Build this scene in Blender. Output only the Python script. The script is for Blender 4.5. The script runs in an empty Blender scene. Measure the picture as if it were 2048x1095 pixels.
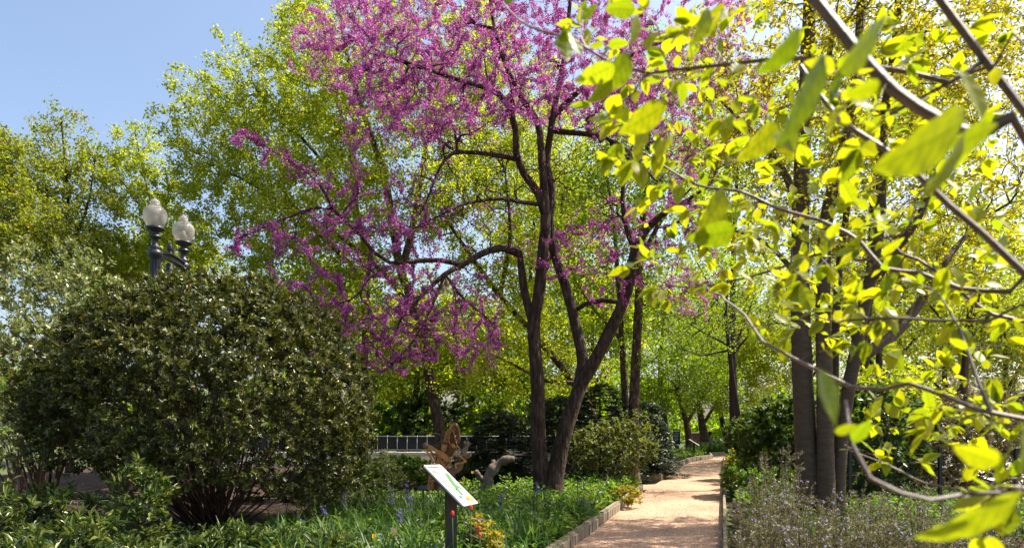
import bpy, math
import numpy as np
from mathutils import Vector, Matrix

# ------------------------------------------------------------------ camera, sky, sun, exposure
scene = bpy.context.scene
COL = scene.collection
rad = math.radians
EYE = 1.6
cam_d = bpy.data.cameras.new('camera')
cam = bpy.data.objects.new('camera', cam_d); COL.objects.link(cam)
cam.location = (0, 0, EYE); cam.rotation_euler = (rad(90), 0, 0)
cam_d.lens = 24.0; cam_d.sensor_width = 36.0; cam_d.sensor_fit = 'HORIZONTAL'
cam_d.shift_y = (850 - 547.5) / 2048
cam_d.clip_start = 0.05; cam_d.clip_end = 20000
cam_d.dof.use_dof = True; cam_d.dof.focus_distance = 11.0; cam_d.dof.aperture_fstop = 4.2
scene.camera = cam

SUN_AZ, SUN_EL = 73.0, 55.0          # degrees clockwise from +Y (the view direction), elevation
world = bpy.data.worlds.new('World'); scene.world = world; world.use_nodes = True
wn = world.node_tree; wn.nodes.clear()
wo = wn.nodes.new('ShaderNodeOutputWorld'); wb = wn.nodes.new('ShaderNodeBackground'); ws = wn.nodes.new('ShaderNodeTexSky')
ws.sky_type = 'NISHITA'; ws.sun_disc = False
ws.sun_elevation = rad(SUN_EL); ws.sun_rotation = rad(SUN_AZ)
ws.altitude = 20; ws.air_density = 1.0; ws.dust_density = 3.4; ws.ozone_density = 1.0
wb.inputs['Strength'].default_value = 0.110
wn.links.new(ws.outputs[0], wb.inputs[0]); wn.links.new(wb.outputs[0], wo.inputs[0])
sun_d = bpy.data.lights.new('sun', 'SUN'); sun_d.energy = 5.0; sun_d.angle = rad(0.53); sun_d.color = (1.0, 0.91, 0.77)
sun = bpy.data.objects.new('sun', sun_d); COL.objects.link(sun)
az, el = rad(SUN_AZ), rad(SUN_EL)
SUNV = Vector((math.sin(az) * math.cos(el), math.cos(az) * math.cos(el), math.sin(el)))
sun.rotation_euler = SUNV.to_track_quat('Z', 'Y').to_euler(); sun.location = SUNV * 60
vs = scene.view_settings
vs.view_transform = 'Standard'; vs.look = 'None'; vs.exposure = 1.3; vs.gamma = 1.0; vs.use_curve_mapping = False
cy = scene.cycles
cy.max_bounces = 8; cy.diffuse_bounces = 4; cy.glossy_bounces = 3; cy.transmission_bounces = 6; cy.transparent_max_bounces = 8
cy.caustics_reflective = False; cy.caustics_refractive = False; cy.sample_clamp_indirect = 6
cy.use_denoising = True

# ------------------------------------------------------------------ helpers
F = 24.0 / 36.0 * 2048
def P(px, py, d):                      # a point at distance d (metres along the view direction) in the direction of a photo pixel
    return np.array([(px - 1024) / F * d, d, EYE + (850 - py) / F * d])
def rng(s): return np.random.default_rng(s)
def nrm(v): return v / np.maximum(np.linalg.norm(v, axis=-1, keepdims=True), 1e-9)
def runit(r, n): return nrm(r.normal(size=(n, 3)))

ORI = {}
def root_loc(o):
    while o.parent is not None: o = o.parent
    return np.array(o.location)
def np_mesh(name, V, faces, smooth=False):
    me = bpy.data.meshes.new(name)
    V = np.asarray(V, np.float32); me.vertices.add(len(V)); me.vertices.foreach_set('co', V.ravel())
    if not isinstance(faces, (list, tuple)) or (len(faces) and np.isscalar(faces[0][0])):
        faces = [np.asarray(faces)]
    fl = []
    for f in faces:
        f = np.asarray(f)
        if f.dtype == object: 
            for q in f: fl.append(np.asarray(q)[None])
        elif len(f): fl.append(f)
    nl = sum(f.size for f in fl); npoly = sum(len(f) for f in fl)
    me.loops.add(nl); me.polygons.add(npoly)
    me.loops.foreach_set('vertex_index', np.concatenate([f.ravel() for f in fl]).astype(np.int32))
    tot = np.concatenate([np.full(len(f), f.shape[1]) for f in fl])
    me.polygons.foreach_set('loop_start', (np.cumsum(tot) - tot).astype(np.int32))
    me.polygons.foreach_set('use_smooth', np.full(npoly, smooth))
    me.update(calc_edges=True)
    return me
def pydata(name, V, Fs, smooth=False):
    me = bpy.data.meshes.new(name); me.from_pydata([tuple(map(float, v)) for v in V], [], [tuple(int(i) for i in f) for f in Fs])
    me.polygons.foreach_set('use_smooth', [smooth] * len(me.polygons)); me.update(); return me
def tag(o, label=None, cat=None, group=None, kind=None):
    if label: o['label'] = label
    if cat: o['category'] = cat
    if group: o['group'] = group
    if kind: o['kind'] = kind
    return o
def link(name, me, mat, parent=None):
    o = bpy.data.objects.new(name, me); COL.objects.link(o)
    if mat is not None and not me.materials: me.materials.append(mat)
    if parent is not None: o.parent = parent
    return o
def part(name, V, Fs, mat, parent=None, smooth=False, kind=None):
    V = np.asarray(V, float)
    if parent is not None: V = V - root_loc(parent)
    me = np_mesh(name, V, Fs, smooth) if isinstance(Fs, list) and len(Fs) and isinstance(Fs[0], np.ndarray) else pydata(name, V, Fs, smooth)
    o = link(name, me, mat, parent)
    if kind: o['kind'] = kind
    return o
def thing(name, label, cat, loc, group=None):
    o = bpy.data.objects.new(name, None); COL.objects.link(o); o.location = tuple(map(float, loc)); o.empty_display_size = .2
    tag(o, label, cat, group); return o

class MB:
    """collects simple shapes into one mesh"""
    def __init__(s): s.V = []; s.F = []
    def add(s, V, Fs):
        b = len(s.V); s.V += [tuple(map(float, v)) for v in V]; s.F += [tuple(int(i) + b for i in f) for f in Fs]; return s
    def box(s, c, size, rz=0, bev=0):
        x, y, z = (q / 2 for q in size); ca, sa = math.cos(rz), math.sin(rz)
        V = [(sx * x, sy * y, sz * z) for sz in (-1, 1) for sy in (-1, 1) for sx in (-1, 1)]
        V = [(c[0] + a * ca - b * sa, c[1] + a * sa + b * ca, c[2] + q) for a, b, q in V]
        return s.add(V, [(0, 2, 3, 1), (4, 5, 7, 6), (0, 1, 5, 4), (2, 6, 7, 3), (0, 4, 6, 2), (1, 3, 7, 5)])
    def bar(s, a, b, w, h, up=(0, 0, 1), w2=None, h2=None):
        a, b = Vector(a), Vector(b); d = (b - a).normalized(); u = Vector(up)
        if abs(d.dot(u)) > .98: u = Vector((1, 0, 0))
        r = d.cross(u).normalized(); u = r.cross(d)
        w2 = w if w2 is None else w2; h2 = h if h2 is None else h2
        V = [a + r * (sx * w / 2) + u * (sy * h / 2) for sx, sy in ((-1, -1), (1, -1), (1, 1), (-1, 1))] + \
            [b + r * (sx * w2 / 2) + u * (sy * h2 / 2) for sx, sy in ((-1, -1), (1, -1), (1, 1), (-1, 1))]
        return s.add(V, [(3, 2, 1, 0), (4, 5, 6, 7), (0, 1, 5, 4), (1, 2, 6, 5), (2, 3, 7, 6), (3, 0, 4, 7)])
    def tube(s, pts, rs, n=8, cap=True):
        pts = [Vector(p) for p in pts]; k = len(pts)
        if np.isscalar(rs): rs = [rs] * k
        b = len(s.V); u = None
        for i, p in enumerate(pts):
            d = (pts[min(i + 1, k - 1)] - pts[max(i - 1, 0)]).normalized()
            if u is None:
                ref = Vector((0, 0, 1)) if abs(d.z) < .9 else Vector((1, 0, 0)); u = d.cross(ref).normalized()
            else:
                u = (u - d * u.dot(d)).normalized()
            v = d.cross(u)
            for j in range(n):
                t = 2 * math.pi * j / n; q = p + (u * math.cos(t) + v * math.sin(t)) * rs[i]; s.V.append(tuple(q))
        for i in range(k - 1):
            for j in range(n):
                s.F.append((b + i * n + j, b + i * n + (j + 1) % n, b + (i + 1) * n + (j + 1) % n, b + (i + 1) * n + j))
        if cap:
            s.F.append(tuple(b + j for j in range(n))[::-1]); s.F.append(tuple(b + (k - 1) * n + j for j in range(n)))
        return s
    def lathe(s, c, prof, n=20):           # prof: (radius, z) pairs from the bottom up
        b = len(s.V)
        for r_, z in prof:
            for j in range(n):
                t = 2 * math.pi * j / n; s.V.append((c[0] + r_ * math.cos(t), c[1] + r_ * math.sin(t), c[2] + z))
        for i in range(len(prof) - 1):
            for j in range(n): s.F.append((b + i * n + j, b + i * n + (j + 1) % n, b + (i + 1) * n + (j + 1) % n, b + (i + 1) * n + j))
        s.F.append(tuple(b + j for j in range(n))[::-1]); s.F.append(tuple(b + (len(prof) - 1) * n + j for j in range(n)))
        return s
    def prism(s, poly, ext):               # a planar outline (3D points) pushed along ext
        n = len(poly); e = np.array(ext, float)
        V = [np.array(p) - e / 2 for p in poly] + [np.array(p) + e / 2 for p in poly]
        Fs = [tuple(range(n))[::-1], tuple(range(n, 2 * n))] + [(i, (i + 1) % n, n + (i + 1) % n, n + i) for i in range(n)]
        return s.add(V, Fs)
    def build(s, name, mat, parent=None, smooth=False, kind=None): return part(name, s.V, s.F, mat, parent, smooth, kind)

# leaf templates: verts (along, across, up), faces
RH = (np.array([(0, 0, 0), (.45, .5, .07), (1, 0, -.06), (.45, -.5, .07)]), np.array([(0, 1, 2), (0, 2, 3)]))
LF = (np.array([(0, 0, 0), (.32, .5, .08), (.72, .36, .06), (1, 0, -.10), (.72, -.36, .06), (.32, -.5, .08)]), np.array([(0, 1, 2, 3), (0, 3, 4, 5)]))
FL = (np.array([(0, 0, 0), (.6, .5, .25), (1, .1, 0), (.5, -.5, .2)]), np.array([(0, 1, 2), (0, 2, 3)]))
F1 = (np.array([(0, .25, .05), (1, .1, .1), (.45, -.6, 0)]), np.array([(0, 1, 2)]))
def strap(droop, k=4):
    t = np.linspace(0, 1, k + 1); w = np.where(t < .75, .5, .5 * (1 - t) / .25 * .9 + .02)
    x = t * (1 - .35 * droop * t); z = -droop * t ** 2.4
    V = [(x[i], s * w[i], z[i] + .0) for i in range(k + 1) for s in (-1, 1)]
    return (np.array(V), np.array([(2 * i, 2 * i + 2, 2 * i + 3, 2 * i + 1) for i in range(k)]))
def cloud(Pp, A, N, L, W, T):
    n = len(Pp); A = nrm(A); S = nrm(np.cross(N, A)); U = np.cross(A, S)
    tv, tf = T; L = np.broadcast_to(L, n); W = np.broadcast_to(W, n)
    V = Pp[:, None] + A[:, None] * (L[:, None] * tv[:, 0])[..., None] + S[:, None] * (W[:, None] * tv[:, 1])[..., None] + U[:, None] * (L[:, None] * tv[:, 2])[..., None]
    Fs = (np.arange(n) * len(tv))[:, None, None] + tf[None]
    return V.reshape(-1, 3), Fs.reshape(-1, tf.shape[1])
def merge(parts):
    Vs, Fd, b = [], {}, 0
    for V, Fx in parts:
        Vs.append(V); Fd.setdefault(Fx.shape[1], []).append(Fx + b); b += len(V)
    return np.concatenate(Vs), [np.concatenate(v) for v in Fd.values()]

# ------------------------------------------------------------------ growing of trees and shrubs
def crom(pts, seg):
    pts = np.asarray(pts, float)
    if len(pts) < 3:
        k = max(1, int(np.linalg.norm(pts[1] - pts[0]) / seg)); t = np.linspace(0, 1, k + 1)[:, None]
        return pts[0] * (1 - t) + pts[1] * t
    e = np.vstack([2 * pts[0] - pts[1], pts, 2 * pts[-1] - pts[-2]]); out = [pts[0]]
    for i in range(1, len(e) - 2):
        p0, p1, p2, p3 = e[i - 1:i + 3]; k = max(1, int(np.linalg.norm((p2 - p1)[:3]) / seg))
        for t in np.linspace(0, 1, k + 1)[1:]:
            out.append(.5 * ((2 * p1) + (p2 - p0) * t + (2 * p0 - 5 * p1 + 4 * p2 - p3) * t * t + (3 * p1 - p0 - 3 * p2 + p3) * t ** 3))
    return np.array(out)
class Plant:
    def __init__(s, seed=0, cap=60000):
        s.r = rng(seed); s.pos = np.zeros((cap, 3)); s.par = np.full(cap, -1); s.dir = np.zeros((cap, 3)); s.pl = np.zeros(cap)
        s.fix = np.zeros(cap); s.lid = np.full(cap, -1); s.n = 0
    def limb(s, pts, r0, r1, seg=.25, lid=0, pw=1.0):
        """hand-laid trunk or limb; joins the nearest node already there when one is close. pts: n x 3"""
        q = crom(pts, seg); k = len(q); first = -1
        if s.n:
            d = np.linalg.norm(s.pos[:s.n] - q[0], axis=1); j = int(d.argmin())
            if d[j] < .9: first = j
        st = s.n
        for i in range(k):
            d = nrm((q[min(i + 1, k - 1)] - q[max(i - 1, 0)])[None])[0]
            s.pos[s.n] = q[i]; s.par[s.n] = (first if i == 0 else s.n - 1); s.dir[s.n] = d
            s.fix[s.n] = (r0 + (r1 - r0) * (i / max(k - 1, 1)) ** pw) * (1 + (.45 * math.exp(-max(q[i][2], 0) / .3) if r0 > .1 else 0)); s.lid[s.n] = lid; s.n += 1
        return st
    def grow(s, T, seg=.3, w=.25, bend=.35, jit=.05, turn=.5, sag=0.0, root_w=0.0):
        T = np.asarray(T); base = s.pos[:s.n]
        dmin = np.concatenate([np.sqrt(((T[i:i + 400, None] - base[None]) ** 2).sum(-1)).min(1) for i in range(0, len(T), 400)])
        for t in T[np.argsort(dmin)]:
            n = s.n; v = t - s.pos[:n]; d = np.sqrt((v * v).sum(1)) + 1e-6; c = (v * s.dir[:n]).sum(1) / d
            cost = d * (1 + turn * (1 - c)) + w * s.pl[:n]
            j = int(cost.argmin()); L = d[j]
            if L < .02: continue
            k = max(1, int(math.ceil(L / seg))); p0 = s.pos[j]; p1 = p0 + s.dir[j] * L * bend
            if n + k >= len(s.pos): break
            tt = np.linspace(0, 1, k + 1)[1:, None]
            q = p0 * (1 - tt) ** 2 + 2 * p1 * tt * (1 - tt) + t * tt ** 2 + s.r.normal(size=(k, 3)) * jit * L * np.minimum(1, 4 * tt * (1 - tt) + .15)
            if sag: q[:, 2] -= sag * L * (4 * tt * (1 - tt))[:, 0]
            prev = p0; pj = j
            for i in range(k):
                m = s.n; s.pos[m] = q[i]; s.par[m] = pj; s.dir[m] = nrm((q[i] - prev)[None])[0]
                s.pl[m] = s.pl[pj] + np.linalg.norm(q[i] - prev); prev = q[i]; pj = m; s.n += 1
    def finish(s, tip=.004, ex=2.3):
        n = s.n; cnt = np.zeros(n); ch = np.zeros(n, int)
        par = s.par[:n]
        np.add.at(ch, par[par >= 0], 1); cnt[ch == 0] = 1
        for i in range(n - 1, -1, -1):
            if par[i] >= 0: cnt[par[i]] += cnt[i]
        R = tip * np.maximum(cnt, 1) ** (1 / ex); fx = s.fix[:n] > 0; R[fx] = s.fix[:n][fx]
        for i in range(n):
            p = par[i]
            if p >= 0 and not fx[i]: R[i] = min(R[i], R[p] * .85)
        main = np.full(n, -1); best = np.zeros(n)
        for i in range(n):
            p = par[i]
            if p >= 0 and (R[i] + (100 if fx[i] and s.lid[i] == s.lid[p] else 0)) > best[p]: best[p] = R[i] + (100 if fx[i] and s.lid[i] == s.lid[p] else 0); main[p] = i
        s.R, s.main, s.ch, s.fx = R, main, ch, fx
        D = s.dir[:n].copy(); has = main >= 0; D[has] = nrm(D[has] + D[main[has]]); s.D = D
        return s
    def tubes(s, mask, rough=0.0):
        """mesh of the branch edges in mask (edge i runs from par[i] to i)"""
        out = []; idx = np.where(mask & (s.par[:s.n] >= 0))[0]
        for lo, hi, ns in ((.05, 99, 12), (.018, .05, 6), (0, .018, 3)):
            e = idx[(s.R[idx] >= lo) & (s.R[idx] < hi)]
            if not len(e): continue
            p = s.par[e]; ism = s.main[p] == e
            d0 = np.where(ism[:, None], s.D[p], s.dir[e]); d1 = s.D[e]
            r0 = np.where(ism, s.R[p], np.minimum(s.R[p], s.R[e] * 1.25)); r1 = s.R[e]
            th = np.arange(ns) * 2 * math.pi / ns; rings = []
            for q, d, r_ in ((s.pos[p], d0, r0), (s.pos[e], d1, r1)):
                ref = np.array([.93, .33, .12]); u = nrm(np.cross(d, ref)); v = np.cross(d, u)
                rr = np.repeat(r_[:, None], ns, 1)
                if rough and ns == 12:
                    rr = rr * (1 + rough * (np.sin(3 * th[None] + 2.1 * q[:, 2:3] + q[:, :1]) * .6 + np.sin(5 * th[None] - 3.7 * q[:, 2:3]) * .4 + .5 * np.sin(7.3 * q[:, 2:3] + 2 * th[None])))
                rings.append(q[:, None] + u[:, None] * (np.cos(th) * rr)[..., None] + v[:, None] * (np.sin(th) * rr)[..., None])
            V = np.concatenate(rings, 1).reshape(-1, 3); j = np.arange(ns); k = (j + 1) % ns
            f = np.stack([j, k, ns + k, ns + j], 1)
            Fs = (np.arange(len(e)) * 2 * ns)[:, None, None] + f[None]
            out.append((V, Fs.reshape(-1, 4)))
        return merge(out)
    def sites(s, n, rmax=.02, spread=0.0, tipbias=0.0, lo=0.0, allow=None):
        """n random places on thin branches: positions and branch directions"""
        e = np.where((s.par[:s.n] >= 0) & (s.R < rmax) & (s.R >= lo) & ((~s.fx) | (allow is not None)))[0]
        L = np.linalg.norm(s.pos[e] - s.pos[s.par[e]], axis=1)
        wt = L * (1 + tipbias * (s.ch[e] == 0)); wt /= wt.sum()
        c = s.r.choice(e, n, p=wt); t = s.r.random((n, 1))
        q = s.pos[s.par[c]] * (1 - t) + s.pos[c] * t
        if spread: q = q + s.r.normal(size=(n, 3)) * spread
        return q, s.dir[c]
def inlobes(r, n, lobes, shell=.5, noise=.0):
    """points in a set of ellipsoids (cx,cy,cz,rx,ry,rz[,weight]); shell pushes them outward"""
    lob = np.array([(list(l) + [l[3] * l[4] * l[5]])[:7] for l in lobes]); w = lob[:, 6] / lob[:, 6].sum()
    c = r.choice(len(lob), n, p=w); u = runit(r, n); m = r.random((n, 1)) ** (1 / 3) ; m = np.where(r.random((n, 1)) < shell, .78 + .24 * r.random((n, 1)), m)
    return lob[c, :3] + u * m * lob[c, 3:6]
def lobe(px, py, d, rx, ry, rz, w=None):
    c = P(px, py, d); t = (c[0], c[1], c[2], rx, ry, rz); return t if w is None else t + (w,)

# ------------------------------------------------------------------ materials
def newmat(name):
    m = bpy.data.materials.new(name); m.use_nodes = True; nt = m.node_tree; nt.nodes.clear()
    o = nt.nodes.new('ShaderNodeOutputMaterial'); return m, nt, o
def ramp(nt, cols, pos=None):
    r = nt.nodes.new('ShaderNodeValToRGB'); e = r.color_ramp.elements; n = len(cols)
    while len(e) < n: e.new(1)
    for i, c in enumerate(cols): e[i].position = (i / max(n - 1, 1)) if pos is None else pos[i]; e[i].color = (*c, 1)
    return r
def leaf_mat(name, cols, tcol, trans=.45, rough=.45, spec=.4, clump=.8, odd=None, coat=0):
    m, nt, o = newmat(name); L = nt.links.new
    g = nt.nodes.new('ShaderNodeNewGeometry'); tc = nt.nodes.new('ShaderNodeTexCoord')
    nz = nt.nodes.new('ShaderNodeTexNoise'); nz.inputs['Scale'].default_value = clump; nz.inputs['Detail'].default_value = 2
    L(tc.outputs['Object'], nz.inputs['Vector'])
    mx = nt.nodes.new('ShaderNodeMath'); mx.operation = 'MULTIPLY_ADD'; mx.inputs[1].default_value = .7; mx.inputs[2].default_value = -.32
    ad = nt.nodes.new('ShaderNodeMath'); ad.operation = 'MULTIPLY_ADD'; ad.inputs[1].default_value = .95
    L(nz.outputs[0], mx.inputs[0]); L(g.outputs['Random Per Island'], ad.inputs[0]); L(mx.outputs[0], ad.inputs[2])
    cr = ramp(nt, cols); L(ad.outputs[0], cr.inputs[0]); col = cr.outputs[0]
    if odd:                                # a few leaves of another colour
        gt = nt.nodes.new('ShaderNodeMath'); gt.operation = 'GREATER_THAN'; gt.inputs[1].default_value = 1 - odd[1]
        fr = nt.nodes.new('ShaderNodeMath'); fr.operation = 'FRACT'; ml = nt.nodes.new('ShaderNodeMath'); ml.operation = 'MULTIPLY'; ml.inputs[1].default_value = 37.7
        L(g.outputs['Random Per Island'], ml.inputs[0]); L(ml.outputs[0], fr.inputs[0]); L(fr.outputs[0], gt.inputs[0])
        mc = nt.nodes.new('ShaderNodeMixRGB'); mc.inputs[2].default_value = (*odd[0], 1); L(gt.outputs[0], mc.inputs[0]); L(col, mc.inputs[1]); col = mc.outputs[0]
    b = nt.nodes.new('ShaderNodeBsdfPrincipled'); b.inputs['Roughness'].default_value = rough; b.inputs['Specular IOR Level'].default_value = spec
    if coat: b.inputs['Coat Weight'].default_value = coat; b.inputs['Coat Roughness'].default_value = .18
    L(col, b.inputs['Base Color'])
    t = nt.nodes.new('ShaderNodeBsdfTranslucent'); tm = nt.nodes.new('ShaderNodeMixRGB'); tm.blend_type = 'MULTIPLY'; tm.inputs[0].default_value = 1; tm.inputs[2].default_value = (*tcol, 1)
    L(col, tm.inputs[1]); L(tm.outputs[0], t.inputs['Color'])
    a = nt.nodes.new('ShaderNodeMixShader'); a.inputs[0].default_value = trans
    L(b.outputs[0], a.inputs[1]); L(t.outputs[0], a.inputs[2]); L(a.outputs[0], o.inputs[0]); return m
def rough_mat(name, cols, scale=6, stretch=(1, 1, 1), bump=.4, rough=.85, detail=8, pos=None, metal=0, bscale=None, spec=.3, dist=.02, fine=None):
    m, nt, o = newmat(name); L = nt.links.new
    tc = nt.nodes.new('ShaderNodeTexCoord'); mp = nt.nodes.new('ShaderNodeMapping'); mp.inputs['Scale'].default_value = stretch; L(tc.outputs['Object'], mp.inputs[0])
    nz = nt.nodes.new('ShaderNodeTexNoise'); nz.inputs['Scale'].default_value = scale; nz.inputs['Detail'].default_value = detail; nz.inputs['Roughness'].default_value = .65
    L(mp.outputs[0], nz.inputs['Vector']); cr = ramp(nt, cols, pos); L(nz.outputs[0], cr.inputs[0])
    col = cr.outputs[0]
    if fine:
        n3 = nt.nodes.new('ShaderNodeTexNoise'); n3.inputs['Scale'].default_value = fine[0]; n3.inputs['Detail'].default_value = 3; L(tc.outputs['Object'], n3.inputs['Vector'])
        c3 = ramp(nt, [(fine[1],) * 3, (fine[2],) * 3], [.35, .65]); L(n3.outputs[0], c3.inputs[0])
        mm = nt.nodes.new('ShaderNodeMixRGB'); mm.blend_type = 'MULTIPLY'; mm.inputs[0].default_value = 1; L(col, mm.inputs[1]); L(c3.outputs[0], mm.inputs[2]); col = mm.outputs[0]
    b = nt.nodes.new('ShaderNodeBsdfPrincipled'); b.inputs['Roughness'].default_value = rough; b.inputs['Metallic'].default_value = metal; b.inputs['Specular IOR Level'].default_value = spec
    L(col, b.inputs['Base Color'])
    if bump:
        n2 = nt.nodes.new('ShaderNodeTexNoise'); n2.inputs['Scale'].default_value = bscale or scale * 2.5; n2.inputs['Detail'].default_value = 5; L(mp.outputs[0], n2.inputs['Vector'])
        bp = nt.nodes.new('ShaderNodeBump'); bp.inputs['Strength'].default_value = bump; bp.inputs['Distance'].default_value = dist; L(n2.outputs[0], bp.inputs['Height']); L(bp.outputs[0], b.inputs['Normal'])
    L(b.outputs[0], o.inputs[0]); return m
def plain(name, col, rough=.5, metal=0, var=.15, spec=.4):
    c = np.array(col); return rough_mat(name, [tuple(c * (1 - var)), tuple(np.minimum(c * (1 + var), 1))], scale=9, bump=.12, rough=rough, metal=metal, spec=spec)

M = {}
M['lime'] = leaf_mat('lime_spring_leaf', [(.12, .18, .008), (.205, .268, .012), (.29, .32, .016), (.36, .355, .03)], (1.8, 1.75, .8), trans=.58, rough=.5)
M['lime_bright'] = leaf_mat('yellow_lime_leaf', [(.16, .18, .008), (.26, .26, .012), (.36, .33, .02)], (1.8, 1.65, .6), trans=.58, rough=.5)
M['lime_deep'] = leaf_mat('deep_lime_leaf', [(.09, .16, .008), (.15, .23, .012), (.22, .28, .016)], (1.8, 1.8, .8), trans=.55, rough=.5)
M['olive'] = leaf_mat('olive_spring_leaf', [(.11, .145, .014), (.185, .22, .02), (.28, .29, .03)], (1.7, 1.7, .8), trans=.5, rough=.45, odd=((.45, .2, .03), .01))
M['blossom'] = leaf_mat('redbud_blossom', [(.18, .022, .145), (.30, .055, .245), (.42, .115, .345), (.54, .25, .47)], (1.35, 1.2, 1.3), trans=.5, rough=.6, spec=.2, clump=1.2, odd=((.32, .30, .05), .012))
M['evergreen'] = leaf_mat('glossy_evergreen_leaf', [(.03, .042, .009), (.055, .07, .012), (.09, .108, .017), (.17, .17, .028)], (1.7, 1.6, .7), trans=.24, rough=.43, spec=.55, clump=1.5, odd=((.40, .12, .02), .0012), coat=.05)
M['variegated'] = leaf_mat('pale_edged_leaf', [(.09, .13, .035), (.19, .22, .07), (.34, .35, .16)], (1.4, 1.4, .8), trans=.3, rough=.35, spec=.6, odd=((.45, .16, .02), .004), coat=.2)
M['fore_leaf'] = None
M['conifer'] = leaf_mat('dark_conifer_spray', [(.010, .022, .010), (.02, .04, .016), (.05, .065, .03)], (1.3, 1.4, .9), trans=.12, rough=.4, spec=.5)
M['laurel'] = leaf_mat('broad_shrub_leaf', [(.03, .07, .012), (.06, .11, .018), (.13, .17, .03)], (1.6, 1.6, .8), trans=.35, rough=.35, spec=.5)
M['fothergilla'] = leaf_mat('pale_tipped_leaf', [(.06, .08, .02), (.11, .14, .03), (.2, .22, .04)], (1.6, 1.6, .8), trans=.4, rough=.45)
M['bronze'] = leaf_mat('bronze_hedge_leaf', [(.04, .045, .018), (.09, .08, .03), (.17, .15, .05)], (1.5, 1.4, .8), trans=.3, rough=.32, spec=.6, odd=((.4, .22, .03), .03), coat=.2)
M['ground_leaf'] = leaf_mat('bed_plant_leaf', [(.04, .10, .015), (.08, .17, .02), (.15, .24, .03), (.27, .31, .04)], (1.5, 1.6, .8), trans=.42, rough=.42, clump=1.6)
M['strap'] = leaf_mat('strap_leaf', [(.018, .055, .013), (.045, .10, .024), (.085, .15, .04), (.14, .20, .06)], (1.6, 1.8, .8), trans=.4, rough=.5, spec=.35, clump=1.2)
M['perennial'] = leaf_mat('pointed_perennial_leaf', [(.02, .045, .010), (.05, .085, .016), (.10, .14, .03), (.20, .22, .05)], (1.5, 1.5, .8), trans=.25, rough=.36, spec=.5)
M['rosemary'] = leaf_mat('rosemary_needle', [(.08, .085, .03), (.19, .18, .075), (.34, .31, .15)], (1.2, 1.2, .9), trans=.2, rough=.5, clump=3)
M['lavender'] = leaf_mat('pale_violet_petal', [(.36, .34, .62), (.5, .48, .74), (.62, .6, .82)], (1.1, 1.1, 1.1), trans=.35, rough=.6, spec=.2)
M['violet'] = leaf_mat('violet_petal', [(.16, .12, .36), (.26, .21, .48), (.38, .33, .60)], (1.1, 1.1, 1.1), trans=.35, rough=.6, spec=.2)
M['cream_tip'] = leaf_mat('cream_flower_tip', [(.5, .46, .36), (.66, .6, .48)], (1, 1, .9), trans=.35, rough=.6, spec=.2)
M['yellow_petal'] = leaf_mat('yellow_petal', [(.7, .45, .02), (.8, .6, .05)], (1.1, 1.1, .9), trans=.4, rough=.5, spec=.2)
M['tulip_petal'] = leaf_mat('yellow_white_petal', [(.8, .62, .12), (.8, .74, .45)], (1, 1, .9), trans=.4, rough=.5, spec=.2)
M['red_petal'] = leaf_mat('red_petal', [(.6, .03, .02), (.75, .1, .05)], (1, 1, .9), trans=.35, rough=.5, spec=.2)
M['gold'] = leaf_mat('golden_leaf', [(.22, .21, .02), (.36, .31, .025)], (1.4, 1.3, .8), trans=.45, rough=.45)
M['silver'] = leaf_mat('silver_leaf', [(.16, .2, .12), (.3, .34, .24)], (1, 1, .9), trans=.25, rough=.5)
M['fern_leaf'] = leaf_mat('dry_fern_leaf', [(.18, .16, .05), (.3, .24, .08)], (1.2, 1.2, .9), trans=.35, rough=.6)
M['far_brown'] = leaf_mat('far_budding_twig', [(.16, .13, .09), (.24, .19, .13), (.28, .25, .12)], (1, 1, .9), trans=.3, rough=.8, spec=.1)
M['redbud_bark'] = rough_mat('redbud_bark', [(.016, .009, .006), (.055, .033, .022), (.13, .085, .06)], scale=16, stretch=(1, 1, .25), bump=1.0, dist=.08, rough=.9, bscale=22, pos=[.32, .5, .7])
M['birch_bark'] = rough_mat('peeling_birch_bark', [(.02, .012, .008), (.075, .046, .03), (.24, .16, .11)], scale=12, stretch=(1, 1, .5), bump=1, dist=.04, rough=.9, pos=[.3, .5, .75])
M['beech_bark'] = rough_mat('smooth_grey_bark', [(.042, .026, .014), (.09, .06, .036), (.16, .115, .075)], scale=5, stretch=(1, 1, 3.2), bump=.6, dist=.03, rough=.8, bscale=16)
M['dark_bark'] = rough_mat('dark_twig_bark', [(.02, .013, .009), (.06, .042, .03)], scale=12, bump=.4, rough=.9)
M['shrub_bark'] = rough_mat('shrub_stem_bark', [(.035, .02, .013), (.10, .06, .04)], scale=14, stretch=(1, 1, .3), bump=.5, rough=.85)
M['fore_bark'] = rough_mat('grey_brown_twig_bark', [(.04, .028, .022), (.09, .068, .055), (.17, .14, .12)], scale=30, bump=.5, dist=.004, rough=.6, bscale=90, spec=.5)
M['soil'] = rough_mat('mulch_soil', [(.02, .012, .008), (.06, .036, .024), (.13, .085, .06)], scale=14, bump=1, dist=.05, rough=.95, fine=(60, .6, 1.2))
M['far_ground'] = rough_mat('rough_grass_ground', [(.035, .055, .014), (.07, .09, .025), (.12, .11, .05)], scale=.8, bump=.6, dist=.1, rough=.95, fine=(12, .6, 1.3))
M['kerb'] = rough_mat('weathered_kerb', [(.09, .073, .046), (.21, .175, .12), (.33, .285, .205)], scale=8, stretch=(1, 1, .2), bump=.6, dist=.01, rough=.85, fine=(3, .75, 1.15))
M['concrete'] = rough_mat('pale_concrete', [(.30, .27, .24), (.45, .42, .38), (.52, .49, .45)], scale=4, stretch=(3, 3, .6), bump=.3, dist=.01, rough=.9)
M['paving'] = rough_mat('pale_gravel_paving', [(.34, .30, .27), (.48, .44, .40), (.56, .52, .48)], scale=3, bump=.5, dist=.01, rough=.9, fine=(30, .75, 1.15))
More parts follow.
